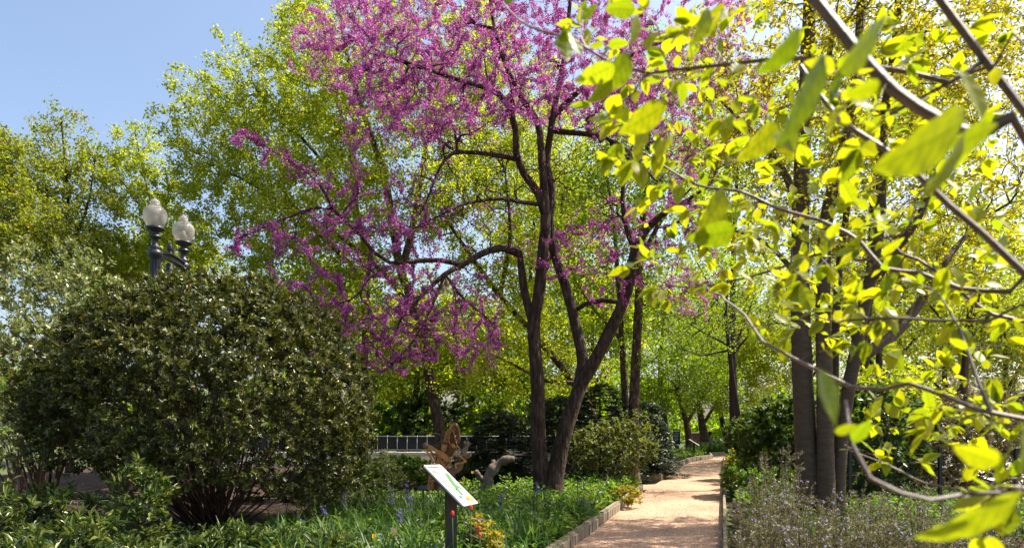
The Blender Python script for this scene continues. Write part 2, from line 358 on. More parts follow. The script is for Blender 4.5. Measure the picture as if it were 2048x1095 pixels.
M['iron'] = rough_mat('black_painted_iron', [(.010, .011, .014), (.026, .028, .034)], scale=12, bump=.15, rough=.4, spec=.5)
M['lamp_iron'] = rough_mat('blue_black_cast_iron', [(.014, .017, .024), (.034, .038, .05)], scale=14, bump=.25, rough=.38, spec=.5)
M['steel'] = plain('galvanised_steel', (.42, .43, .45), rough=.4, metal=.8)
M['screen'] = plain('dark_fence_screen', (.018, .022, .03), rough=.8)
M['wood'] = rough_mat('carved_golden_wood', [(.15, .08, .025), (.36, .21, .07), (.54, .36, .15)], scale=10, stretch=(1, 1, .15), bump=.5, dist=.01, rough=.6)
M['dark_wood'] = rough_mat('dark_rough_wood', [(.04, .022, .012), (.14, .075, .035), (.34, .19, .08)], scale=22, bump=1, dist=.03, rough=.85)
M['drift'] = rough_mat('grey_driftwood', [(.05, .036, .026), (.15, .115, .085), (.30, .24, .19)], scale=14, stretch=(1, 1, .35), bump=.9, dist=.03, rough=.9)
M['navy'] = plain('navy_board', (.018, .022, .05), rough=.4)
M['white_print'] = plain('white_print', (.7, .7, .7), rough=.6)
M['rope'] = rough_mat('dark_grey_rope', [(.02, .018, .02), (.07, .06, .06)], scale=60, bump=.8, dist=.004, rough=.8)
M['rock'] = rough_mat('grey_boulder', [(.07, .065, .06), (.17, .16, .15), (.28, .27, .25)], scale=4, bump=1, dist=.05, rough=.9)
M['brick'] = rough_mat('dull_red_wall', [(.10, .035, .03), (.16, .06, .05)], scale=6, bump=.4, rough=.9)
M['panel_board'] = rough_mat('sign_board_edge', [(.55, .54, .52), (.66, .65, .63)], scale=4, bump=0, rough=.35)
def gravel_mat():
    m, nt, o = newmat('exposed_aggregate_gravel'); L = nt.links.new
    tc = nt.nodes.new('ShaderNodeTexCoord')
    v = nt.nodes.new('ShaderNodeTexVoronoi'); v.inputs['Scale'].default_value = 70; L(tc.outputs['Object'], v.inputs['Vector'])
    sp = nt.nodes.new('ShaderNodeSeparateColor'); L(v.outputs['Color'], sp.inputs[0])
    cr = ramp(nt, [(.19, .11, .066), (.36, .235, .15), (.48, .335, .235), (.66, .50, .39)]); L(sp.outputs[0], cr.inputs[0])
    nz = nt.nodes.new('ShaderNodeTexNoise'); nz.inputs['Scale'].default_value = .9; nz.inputs['Detail'].default_value = 6; L(tc.outputs['Object'], nz.inputs['Vector'])
    c2 = ramp(nt, [(.74, .70, .68), (1.06, 1.0, .96)], [.35, .65]); L(nz.outputs[0], c2.inputs[0])
    mm = nt.nodes.new('ShaderNodeMixRGB'); mm.blend_type = 'MULTIPLY'; mm.inputs[0].default_value = 1; L(cr.outputs[0], mm.inputs[1]); L(c2.outputs[0], mm.inputs[2])
    b = nt.nodes.new('ShaderNodeBsdfPrincipled'); b.inputs['Roughness'].default_value = .9; b.inputs['Specular IOR Level'].default_value = .2; L(mm.outputs[0], b.inputs['Base Color'])
    bp = nt.nodes.new('ShaderNodeBump'); bp.inputs['Strength'].default_value = .7; bp.inputs['Distance'].default_value = .01; bp.invert = True
    L(v.outputs['Distance'], bp.inputs['Height']); L(bp.outputs[0], b.inputs['Normal']); L(b.outputs[0], o.inputs[0]); return m
M['gravel'] = gravel_mat()

# ------------------------------------------------------------------ ground, paths, beds, kerbs
def sheet(name, poly, z, mat):
    o = part(name, [(x, y, z) for x, y in poly], [tuple(range(len(poly)))], mat); o['kind'] = 'structure'; return o
sheet('ground', [(-900, -300), (900, -300), (900, 1500), (-900, 1500)], -.06, M['far_ground'])
def xr(y): return .3084 * y            # right edge of the path
def xl(y): return .3183 * y - 2.057    # left edge of the path
path_poly = [(xr(-4) + .0, -4)] + [(xr(y), y) for y in (6, 14, 22, 28, 31)] + [(10.6, 33.0), (12.4, 34.4), (16, 35.6), (24, 36.6), (24, 38.4), (15.5, 37.8), (12, 37.2), (10.4, 35.6), (9.69, 32.9)] \
    + [(7.86, 29.9), (6.45, 26.3), (5.25, 22.6), (4.30, 19.75)] + [(xl(16.4), 16.4), (xl(9), 9), (xl(-4), -4)]
sheet('gravel_path', path_poly, 0.0, M['gravel'])
side_c = [(4.4, 18.0), (2.9, 17.6), (1.3, 16.6), (-.3, 15.4), (-2.0, 14.65), (-4.2, 14.2), (-7, 13.8), (-11, 13.4), (-16, 13.0)]
def offset_line(c, w):
    c = np.array(c); t = np.gradient(c, axis=0); t = t / np.linalg.norm(t, axis=1, keepdims=True); return c + np.stack([-t[:, 1], t[:, 0]], 1) * w
sideL, sideR = offset_line(side_c, -.72), offset_line(side_c, .72)
sheet('side_path', [tuple(p) for p in sideL] + [tuple(p) for p in sideR[::-1]], -.004, M['gravel'])

def bed(name, xs, ys, inside, z0, seed, amp=.05):
    r = rng(seed); nx, ny = len(xs), len(ys); X, Y = np.meshgrid(xs, ys)
    Z = z0 + amp * (np.sin(X * 1.7 + seed) * np.cos(Y * 1.3) + .5 * np.sin(X * 4.1 + Y * 3.3)) + r.normal(size=X.shape) * .012
    ok = inside(X, Y); V = np.stack([X, Y, Z], -1).reshape(-1, 3); Fs = []
    for i in range(ny - 1):
        for j in range(nx - 1):
            if ok[i, j] and ok[i + 1, j] and ok[i, j + 1] and ok[i + 1, j + 1]:
                a = i * nx + j; Fs.append((a, a + 1, a + nx + 1, a + nx))
    o = part(name, V, Fs, M['soil'], smooth=True); o['kind'] = 'structure'; return o
def side_y(x):                         # the side path's centre line as y(x)
    c = np.array(side_c)[::-1]; return np.interp(x, c[:, 0], c[:, 1])
bed('ground_near_bed', np.arange(-14, 3.3, .17), np.arange(-2, 16.6, .17), lambda x, y: (x < xl(y) - .02) & (y < side_y(x) - .7) & (y < 16.4), .07, 1, .04)
bed('ground_far_bed', np.arange(-16, 11.0, .2), np.arange(13.8, 40, .2), lambda x, y: (y > side_y(x) + .8) & (y > 19.78 - (x < 3.0) * 9) & (x < np.interp(y, [19.7, 22.6, 26.3, 29.9, 32.9, 33.5], [4.25, 5.2, 6.4, 7.8, 9.6, 10.3]) - .02) & (y < 33 + (x < 9) * 8), .06, 2, .04)
bed('ground_right_bed', np.arange(-1, 30, .2), np.arange(-2, 34, .2), lambda x, y: (x > xr(y) + .08) & (x < 10.5 + .25 * y), .05, 3, .04)
pv = sheet('paved_yard', [(10.2, 12), (60, 12), (60, 34), (18.8, 34), (14.5, 22)], .11, M['paving'])
for o_ in bpy.data.objects:
    pass

def kerb_run(name, line, length, h, w, seed, side=1, label=None):
    """a kerb as a low core with separate split-faced blocks along a line (outer face on the line)"""
    r = rng(seed); q = np.array(line, float); d = np.linalg.norm(np.diff(q, axis=0), axis=1); cum = np.r_[0, np.cumsum(d)]; tot = cum[-1]; k = max(1, int(tot / length))
    s = np.linspace(0, tot, k + 1); pts = np.stack([np.interp(s, cum, q[:, 0]), np.interp(s, cum, q[:, 1])], 1)
    core = MB()
    for a, b in zip(pts[:-1], pts[1:]):
        t = (b - a) / np.linalg.norm(b - a); nn = np.array([-t[1], t[0]]) * side; c = (a + b) / 2 + nn * w * .55
        core.box((c[0], c[1], h * .42), (np.linalg.norm(b - a) * .999, w * .7, h * .84 + .1), math.atan2(t[1], t[0]))
    co = core.build(name, M['kerb']); co['kind'] = 'structure'
    meshes = []
    for v in range(5):                     # block: grooved front face, length along x, front at y=0, body towards +y
        L_ = tot / k * .985; ng = 7 if L_ > .4 else 3; xs = np.sort(np.r_[0, L_, L_ * (np.arange(1, ng) + r.uniform(-.3, .3, ng - 1)) / ng]); ys = r.uniform(-.008, .01, len(xs))
        front = []
        for i in range(len(xs) - 1): front += [(xs[i] + .002, ys[i]), (xs[i + 1] - .002, ys[i])]
        prof = front + [(L_, w), (0, w)]; n = len(prof); b = MB(); hh = h + r.uniform(-.006, .006)
        V = [(x, y * side, -.05) for x, y in prof] + [(x, y * side, hh - (.008 if y < .05 else 0)) for x, y in prof]
        b.add(V, [tuple(range(n, 2 * n)) if side > 0 else tuple(range(n, 2 * n))[::-1]] + [((i, (i + 1) % n, n + (i + 1) % n, n + i) if side > 0 else (i, n + i, n + (i + 1) % n, (i + 1) % n)) for i in range(n)])
        me = pydata('kerb_block', b.V, b.F); me.materials.append(M['kerb']); meshes.append(me)
    for i, (a, b_) in enumerate(zip(pts[:-1], pts[1:])):
        t = b_ - a; o = link('kerb_block', meshes[r.integers(5)], None, co)
        o.location = (a[0], a[1], r.uniform(-.006, .006)); o.rotation_euler = (r.normal() * .006, r.normal() * .006, math.atan2(t[1], t[0]) + r.normal() * .012)
    return co
kerb_run('kerb_near_bed', [(xl(y), y) for y in (3, 9, 16.4)], .72, .15, .095, 5)
kerb_run('kerb_bed_end', [(xl(16.4) - .05, 16.42), (xl(16.4) - 1.2, 16.3)], .55, .15, .12, 6)
kerb_run('kerb_far_bed_front', [(2.9, 19.55), (4.30, 19.75)], .7, .17, .13, 7)
kerb_run('kerb_far_bed', [(4.32, 19.78), (5.25, 22.6), (6.45, 26.3), (7.86, 29.9), (8.7, 31.6), (9.69, 32.9), (10.4, 35.6)], .48, .17, .13, 8)
kerb_run('kerb_path_end', [(24, 38.4), (15.5, 37.8), (12, 37.2), (10.4, 35.7)][::-1], .8, .17, .13, 9)
kerb_run('kerb_right_bed', [(xr(y), y) for y in (2.5, 14, 22, 28, 31)], .75, .10, .06, 10, side=-1)
kerb_run('kerb_side_path', [tuple(p) for p in sideR[2:]], .8, .14, .11, 11, side=-1)
kerb_run('kerb_middle_bed', [(-2.4, 20.6), (1.2, 20.2), (2.8, 19.5)], .8, .17, .14, 12)

# ------------------------------------------------------------------ trees
def tree(name, label, limbs, lobes, seed, ntips, nleaf, mat, bark, size=(.10, .064), spread=.10, seg=.4, shell=.45, turn=.5, w=.22, group=None, tip=.005, base=None, tmpl=RH, droop=.25, cat='tree', rmax=.02, tipbias=2.0, extra=None, keep=None, rough=.05):
    pl = Plant(seed); loc = np.array(limbs[0][0][0]) if base is None else np.array(base)
    root = thing(name, label, cat, (loc[0], loc[1], 0), group)
    for i, (pts, r0, r1, *x) in enumerate(limbs): pl.limb(pts, r0, r1, seg=.22, lid=(x[0] if x else 0))
    T = inlobes(pl.r, ntips, lobes, shell); T = T + pl.r.normal(size=T.shape) * .18
    if extra is not None: T = np.vstack([T, extra])
    T = T[T[:, 2] > .25]
    if keep is not None: T = T[keep(T)]
    pl.grow(T, seg=seg, w=w, turn=turn); pl.finish(tip)
    for l in sorted(set(pl.lid[:pl.n][pl.fx])):
        V, Fs = pl.tubes(pl.fx & (pl.lid[:pl.n] == l), rough); part('trunk', V, Fs, M[bark], root, True)
    V, Fs = pl.tubes(~pl.fx); part('branchwork', V, Fs, M[bark], root, True, 'stuff')
    if nleaf:
        q, d = pl.sites(nleaf, rmax, spread, tipbias); r = pl.r
        A = nrm(d * .5 + runit(r, nleaf) - np.array([0, 0, droop])); N = nrm(runit(r, nleaf) + np.array([0, 0, .9])); sc = r.uniform(.6, 1.25, nleaf)
        V, f = cloud(q, A, N, size[0] * sc, size[1] * sc, tmpl); part('crown', V, [f], M[mat], root, False, 'stuff')
    root['_pl'] = 0; del root['_pl']
    return root, pl
def trunkpts(pix, d, z0=-.1):
    """pixel trace at one distance or one per point; the first point drops to the ground"""
    ds = [d] * len(pix) if np.isscalar(d) else d
    pts = [P(x, y, q) for (x, y), q in zip(pix, ds)]; g = pts[0].copy(); g[2] = z0
    return np.array(([g] if z0 > -5 and pts[0][2] > z0 + .15 else []) + pts)

# river birch behind the redbud, trunk rising left
tree('birch_tree', 'tall lime-leaved birch whose dark trunk rises behind the mantis sculpture, leaning left', [
    (trunkpts([(882, 880), (860, 760), (842, 650), (803, 545), (784, 440), (768, 350), (722, 210), (690, 90), (670, -40)], 20.5), .19, .04),
    (trunkpts([(803, 545), (830, 430), (850, 300), (880, 150)], 20.5, -9), .12, .03, 0),
    (trunkpts([(842, 650), (780, 560), (690, 480), (600, 420)], [20.5, 20.2, 19.8, 19.5], -9), .10, .03, 0)],
    [lobe(700, 130, 20.5, 2.2, 2.4, 2.6), lobe(800, 330, 20.5, 2.6, 2.6, 2.4), lobe(640, 430, 20, 2.2, 2.2, 2.0), lobe(880, 120, 21, 2.4, 2.4, 2.4), lobe(760, 620, 20.4, 2.6, 2.2, 1.5), lobe(880, 690, 20.5, 2.2, 2, 1.3)],
    21, 2000, 64000, 'lime', 'birch_bark', tip=.006, spread=.10, tipbias=4)
tree('birch_tree', 'wide lime-green birch between the lamp post and the redbud, crown spilling left', [
    (trunkpts([(728, 880), (730, 690), (733, 560), (715, 440), (650, 330), (560, 230), (500, 160)], 22.5), .15, .03),
    (trunkpts([(733, 560), (640, 470), (540, 390), (430, 330)], [22.5, 22, 22, 22], -9), .1, .03),
    (trunkpts([(715, 440), (700, 300), (660, 160), (620, 60)], 22.5, -9), .09, .03)],
    [lobe(560, 190, 22.5, 2.4, 2.4, 1.5), lobe(470, 280, 22, 2.2, 2.2, 1.7), lobe(410, 240, 22, 1.3, 1.6, 1.3), lobe(600, 350, 22, 2.7, 2.4, 2.3), lobe(480, 430, 22, 2.0, 2, 1.7), lobe(640, 560, 22.5, 2.4, 2.2, 1.8), lobe(620, 120, 22.5, 1.2, 1.4, 1.9), lobe(560, 640, 22.5, 2.2, 2, 1.6)],
    22, 2200, 66000, 'lime', 'birch_bark', tip=.006, spread=.09, tipbias=4)
tree('slender_tree', 'round-topped olive-green tree with fanned bare stems at the far left', [
    (trunkpts([(140, 700), (142, 520), (138, 420), (128, 300), (122, 235)], 22), .12, .025),
    (trunkpts([(142, 520), (105, 430), (85, 330)], 22, -9), .06, .02), (trunkpts([(142, 500), (175, 410), (190, 320)], 22, -9), .06, .02), (trunkpts([(141, 540), (60, 450), (25, 370)], 22, -9), .06, .02)],
    [lobe(122, 290, 22, .95, 1.2, 1.2), lobe(90, 390, 22, 1.4, 1.6, 1.3), lobe(160, 400, 22, 1.3, 1.5, 1.4), lobe(100, 500, 22, 1.9, 1.8, 1.3), lobe(180, 530, 22, 1.4, 1.8, 1.4)],
    23, 1100, 26000, 'olive', 'dark_bark', tip=.006, spread=.10)
tree('slender_tree', 'slim pale-stemmed young tree directly behind the lamp post', [
    (trunkpts([(288, 640), (296, 510), (305, 430), (288, 350), (270, 265)], 23), .09, .02),
    (trunkpts([(300, 470), (335, 400), (330, 330)], 23, -9), .045, .015), (trunkpts([(303, 440), (250, 370), (232, 320)], 23, -9), .045, .015)],
    [lobe(268, 300, 23, .75, .9, 1.0), lobe(300, 380, 23, 1.1, 1.2, 1.1), lobe(235, 360, 23, .8, 1.0, 1.1), lobe(340, 480, 23, 1.2, 1.3, 1.3), lobe(290, 560, 23, 1.6, 1.5, 1.3), lobe(375, 380, 23, .8, .9, .9)],
    24, 800, 21000, 'lime', 'birch_bark', tip=.006, spread=.09, tipbias=4)
tree('slender_tree', 'olive-leaved tree cut by the left edge of the picture', [
    (trunkpts([(-40, 700), (-30, 500), (-10, 380), (5, 300)], 20), .12, .025), (trunkpts([(-30, 500), (-80, 380), (-100, 280)], 20, -9), .06, .02)],
    [lobe(0, 330, 20, .9, 1.2, 1.0), lobe(-40, 420, 20, 1.5, 1.6, 1.4), lobe(30, 450, 20, 1.1, 1.3, 1.0), lobe(-60, 300, 20, 1.2, 1.4, 1.2)],
    25, 800, 24000, 'olive', 'dark_bark', tip=.006, spread=.10)
tree('birch_tree', 'lime-leaved tree with a long diagonal trunk crossing behind the redbud stems', [
    (trunkpts([(1190, 850), (1148, 765), (1060, 660), (1000, 590), (955, 530), (900, 450), (860, 380)], [23, 23, 22.7, 22.5, 22.3, 22, 22]), .18, .035),
    (trunkpts([(1060, 660), (1085, 560), (1120, 440), (1130, 320)], 22.7, -9), .11, .03), (trunkpts([(1000, 590), (1020, 470), (1010, 340)], 22.4, -9), .09, .03), (trunkpts([(1148, 765), (1090, 760), (1010, 720), (940, 690)], 22.8, -9), .08, .02)],
    [lobe(1000, 420, 22.5, 2.8, 2.4, 2.2), lobe(1130, 330, 22.8, 2.4, 2.2, 2.4), lobe(1110, 560, 22.8, 2.4, 2.2, 1.8), lobe(960, 640, 22.5, 2.6, 2.2, 1.5), lobe(1080, 740, 23.5, 2.8, 2.0, 1.1), lobe(1000, 200, 22.8, 2.4, 2.2, 2.0)],
    26, 1700, 56000, 'lime', 'birch_bark', tip=.006, spread=.10, tipbias=4)
tree('birch_tree', 'twin-stemmed shaggy birch right of the redbud, trunks rising from dark conifers', [
    (trunkpts([(1266, 860), (1270, 760), (1276, 640), (1280, 520), (1290, 380), (1300, 240), (1320, 100)], 18.5), .17, .04, 0),
    (trunkpts([(1254, 860), (1248, 760), (1244, 680), (1236, 560), (1225, 420), (1200, 300)], 18.9), .12, .03, 1),
    (trunkpts([(1280, 520), (1330, 430), (1390, 370)], 18.5, -9), .08, .02, 0), (trunkpts([(1244, 680), (1190, 620), (1150, 560)], 18.9, -9), .06, .02, 1)],
    [lobe(1300, 380, 18.5, 1.9, 2, 1.8), lobe(1220, 420, 18.9, 1.7, 1.8, 1.8), lobe(1360, 560, 18.8, 1.8, 1.8, 1.3), lobe(1200, 600, 19, 1.6, 1.6, 1.2), lobe(1310, 200, 18.5, 1.9, 2, 1.8), lobe(1290, 690, 19, 1.2, 1.4, .9)],
    27, 1100, 25000, 'lime_deep', 'birch_bark', tip=.006, spread=.11)
# the lime wood seen between and below the trunks
bg = [(830, 700, 29, 3.6, 2.2, 'low lime-leaved tree seen behind the fence, below the redbud sprays', 31, 'lime_deep'),
      (980, 690, 31, 4.0, 2.4, 'bright lime tree filling the gap left of the redbud trunks', 32, 'lime'),
      (1180, 640, 33, 3.6, 3.2, 'bright lime tree seen between the redbud trunk and the twin birch', 33, 'lime'),
      (660, 640, 30, 3.8, 3.0, 'lime tree showing above the shoulder of the big evergreen shrub', 34, 'lime_deep'),
      (1345, 600, 40, 4.2, 3.2, 'soft lime tree above the path at its far bend', 35, 'lime'),
      (1450, 700, 44, 4.6, 3.2, 'yellow-green tree closing the far end of the path', 36, 'lime'),
      (1560, 620, 38, 4.6, 4.2, 'yellow-green tree behind the grey multi-stemmed trunk', 37, 'lime'),
      (800, 748, 36, 4.2, 2.2, 'low lime tree far behind the fence, left of the leaning birch', 44, 'lime'),
      (330, 560, 31, 3.4, 2.6, 'lime tree glimpsed below the twin lamp globes', 38, 'olive'),
      (1080, 400, 36, 4.8, 4.6, 'tall pale lime tree far behind the top of the redbud', 39, 'lime'),
      (1760, 560, 30, 4.2, 4.0, 'yellow-green tree behind the right arm of the grey trunk', 40, 'lime'),
      (1960, 520, 27, 3.4, 3.6, 'thin yellow-leaved tree at the right edge against white sky', 41, 'lime'),
      (1905, 650, 36, 4.4, 2.6, 'low yellow-green tree beyond the hedge, closing the right edge', 45, 'lime'),
      (2010, 690, 31, 3.2, 2.2, 'small olive tree beyond the pale yard at the right edge', 46, 'olive'),
      (1750, 230, 27, 4.0, 4.2, 'high sparse yellow tree behind the foreground sprays', 42, 'lime'),
      (1480, 330, 29, 3.6, 3.8, 'high sparse lime tree right of the redbud blossom', 43, 'lime')]
for px, py, d, rx, rz, lab, sd, mt in bg:
    c = P(px, py, d); r = rng(sd + 500); g = np.array([c[0] + r.normal() * .4, c[1], -.1]); zt = c[2] + rz * .6
    mid = g * .5 + np.array([c[0], c[1], zt]) * .5; mid[0] += r.normal() * .5
    lb = [(c[0] + r.normal() * rx * .45, c[1] + r.normal() * rx * .3, c[2] + r.uniform(-.55, .55) * rz, rx * .62, rx * .6, rz * .55) for _ in range(6)] + [(c[0], c[1], c[2], rx * .75, rx * .7, rz * .75)]
    lims = [(np.array([g, mid, (c[0], c[1], zt)]), .2, .04)]
    for k in range(3):
        a = r.uniform(0, 6.28); st = g + (mid - g) * r.uniform(.6, 1.0); lims.append((np.array([st, st + np.array([math.cos(a), .6 * math.sin(a), 1.2]) * rx * .4, st + np.array([1.7 * math.cos(a), math.sin(a), 2.0]) * rx * .4]), .08, .02))
    tree('lime_tree' if mt != 'olive' else 'olive_tree', lab, lims, lb, sd, 650, int(13000 * (rx * rz / 12) ** .6 * (.6 if 41 <= sd < 44 else 1)), mt, 'dark_bark', size=(.17, .12), spread=.2, seg=.9, tip=.008, rmax=.04)
# small trees at the bend of the path
tree('path_tree', 'small lime tree with a leaning trunk beside the path at the bend', [(trunkpts([(1380, 897), (1374, 850), (1362, 810), (1350, 770)], 34), .22, .06), (trunkpts([(1374, 845), (1400, 800), (1420, 760)], 34, -9), .09, .03)],
    [lobe(1350, 795, 34, 2.0, 1.8, .8), lobe(1410, 760, 34, 1.9, 1.8, 1.2), lobe(1320, 730, 34, 2.2, 1.8, 1.2), lobe(1290, 790, 34, 1.5, 1.5, .8), lobe(1380, 690, 34, 2.0, 1.8, 1.2)], 51, 700, 17000, 'lime_deep', 'birch_bark', size=(.12, .075), spread=.15, tip=.008, rmax=.04)
tree('path_tree', 'small lime tree with a grey trunk behind the rocks at the path bend', [(trunkpts([(1411, 884), (1405, 855), (1400, 820), (1395, 790)], 42), .36, .08), (trunkpts([(1405, 850), (1430, 810), (1450, 780)], 42, -9), .12, .03)],
    [lobe(1440, 805, 42, 2.4, 2, .9), lobe(1395, 780, 42, 2.2, 2, 1.0), lobe(1480, 760, 42, 2.6, 2, 1.4), lobe(1430, 720, 42, 2.6, 2, 1.3)], 52, 600, 14000, 'lime', 'birch_bark', size=(.13, .085), spread=.18, tip=.008, rmax=.04)
# thin dark tree with bare twigs right of the path
tree('thin_tree', 'thin dark-trunked tree with a mesh of bare twigs right of the path', [(trunkpts([(1487, 890), (1478, 840), (1466, 760), (1458, 690), (1452, 630), (1455, 560)], 17), .10, .03), (trunkpts([(1460, 715), (1510, 660), (1560, 645)], 17, -9), .035, .012), (trunkpts([(1458, 700), (1400, 710), (1370, 700)], 17, -9), .03, .01), (trunkpts([(1456, 690), (1400, 660), (1365, 640)], 17, -9), .03, .01)],
    [lobe(1450, 660, 17, 1.5, 1.4, .6), lobe(1420, 620, 17, 1.2, 1.2, .6), lobe(1500, 610, 17, 1.3, 1.3, .8)], 53, 900, 3200, 'lime_deep', 'dark_bark', size=(.05, .035), spread=.05, tip=.005, turn=.2)

# grey multi-stemmed tree at the right
def beech():
    d = 11.0
    limbs = [(trunkpts([(1617, 980), (1610, 860), (1604, 720), (1600, 560), (1601, 420), (1608, 250), (1616, 90), (1622, -80)], d), .185, .09, 0),
             (trunkpts([(1652, 980), (1650, 860), (1649, 740), (1646, 600), (1654, 430), (1690, 290), (1712, 160), (1722, 20), (1730, -90)], [10.8, 10.8, 10.8, 10.9, 11, 11.2, 11.3, 11.4, 11.4]), .145, .06, 1),
             (trunkpts([(1675, 970), (1684, 860), (1700, 760), (1713, 700), (1722, 640), (1740, 560), (1760, 430), (1765, 260), (1790, 90), (1800, -60)], [10.9] * 6 + [11.1] * 4), .125, .05, 2),
             (trunkpts([(1668, 970), (1668, 860), (1668, 760), (1672, 640), (1680, 520), (1700, 380)], 11.5), .10, .045, 3),
             (trunkpts([(1712, 715), (1760, 690), (1800, 655), (1850, 590), (1900, 510), (1960, 440)], [10.9, 11, 11.2, 11.4, 11.6, 12], -9), .11, .03, 2),
             (trunkpts([(1740, 560), (1790, 500), (1840, 430), (1870, 330)], [10.9, 10.6, 10.4, 10.2], -9), .08, .03, 2),
             (trunkpts([(1601, 420), (1560, 330), (1500, 260), (1440, 200)], [11, 11, 11.2, 11.4], -9), .07, .02, 0),
             (trunkpts([(1608, 250), (1650, 150), (1670, 40)], [11, 10.7, 10.4], -9), .07, .03, 0),
             (trunkpts([(1600, 560), (1550, 500), (1500, 470), (1440, 455)], [11, 11.2, 11.5, 11.8], -9), .05, .015, 0)]
    lobes = [lobe(1600, 60, 11, 1.7, 1.9, 1.2), lobe(1760, 120, 11.2, 1.8, 2, 1.4), lobe(1900, 250, 11.5, 1.7, 2, 1.3), lobe(1500, 220, 11.2, 1.1, 1.6, 1.1), lobe(1700, 330, 11, 1.6, 1.8, 1.0), lobe(1960, 450, 11.8, 1.2, 1.6, .9), lobe(1500, 440, 11.5, .9, 1.2, .6), lobe(1830, 480, 11, 1.4, 1.6, .8), lobe(1990, 120, 11.6, 1.6, 1.8, 1.4), lobe(1850, 40, 10.8, 1.7, 2.0, 1.3)]
    return tree('beech_tree', 'smooth grey tree with four stems fused at the base, above the rosemary', limbs, lobes, 61, 2400, 38000, 'lime_bright', 'beech_bark', size=(.07, .046), spread=.05, seg=.3, tip=.0048, rmax=.012, base=P(1645, 960, 11), rough=.035, droop=.1)
beech()

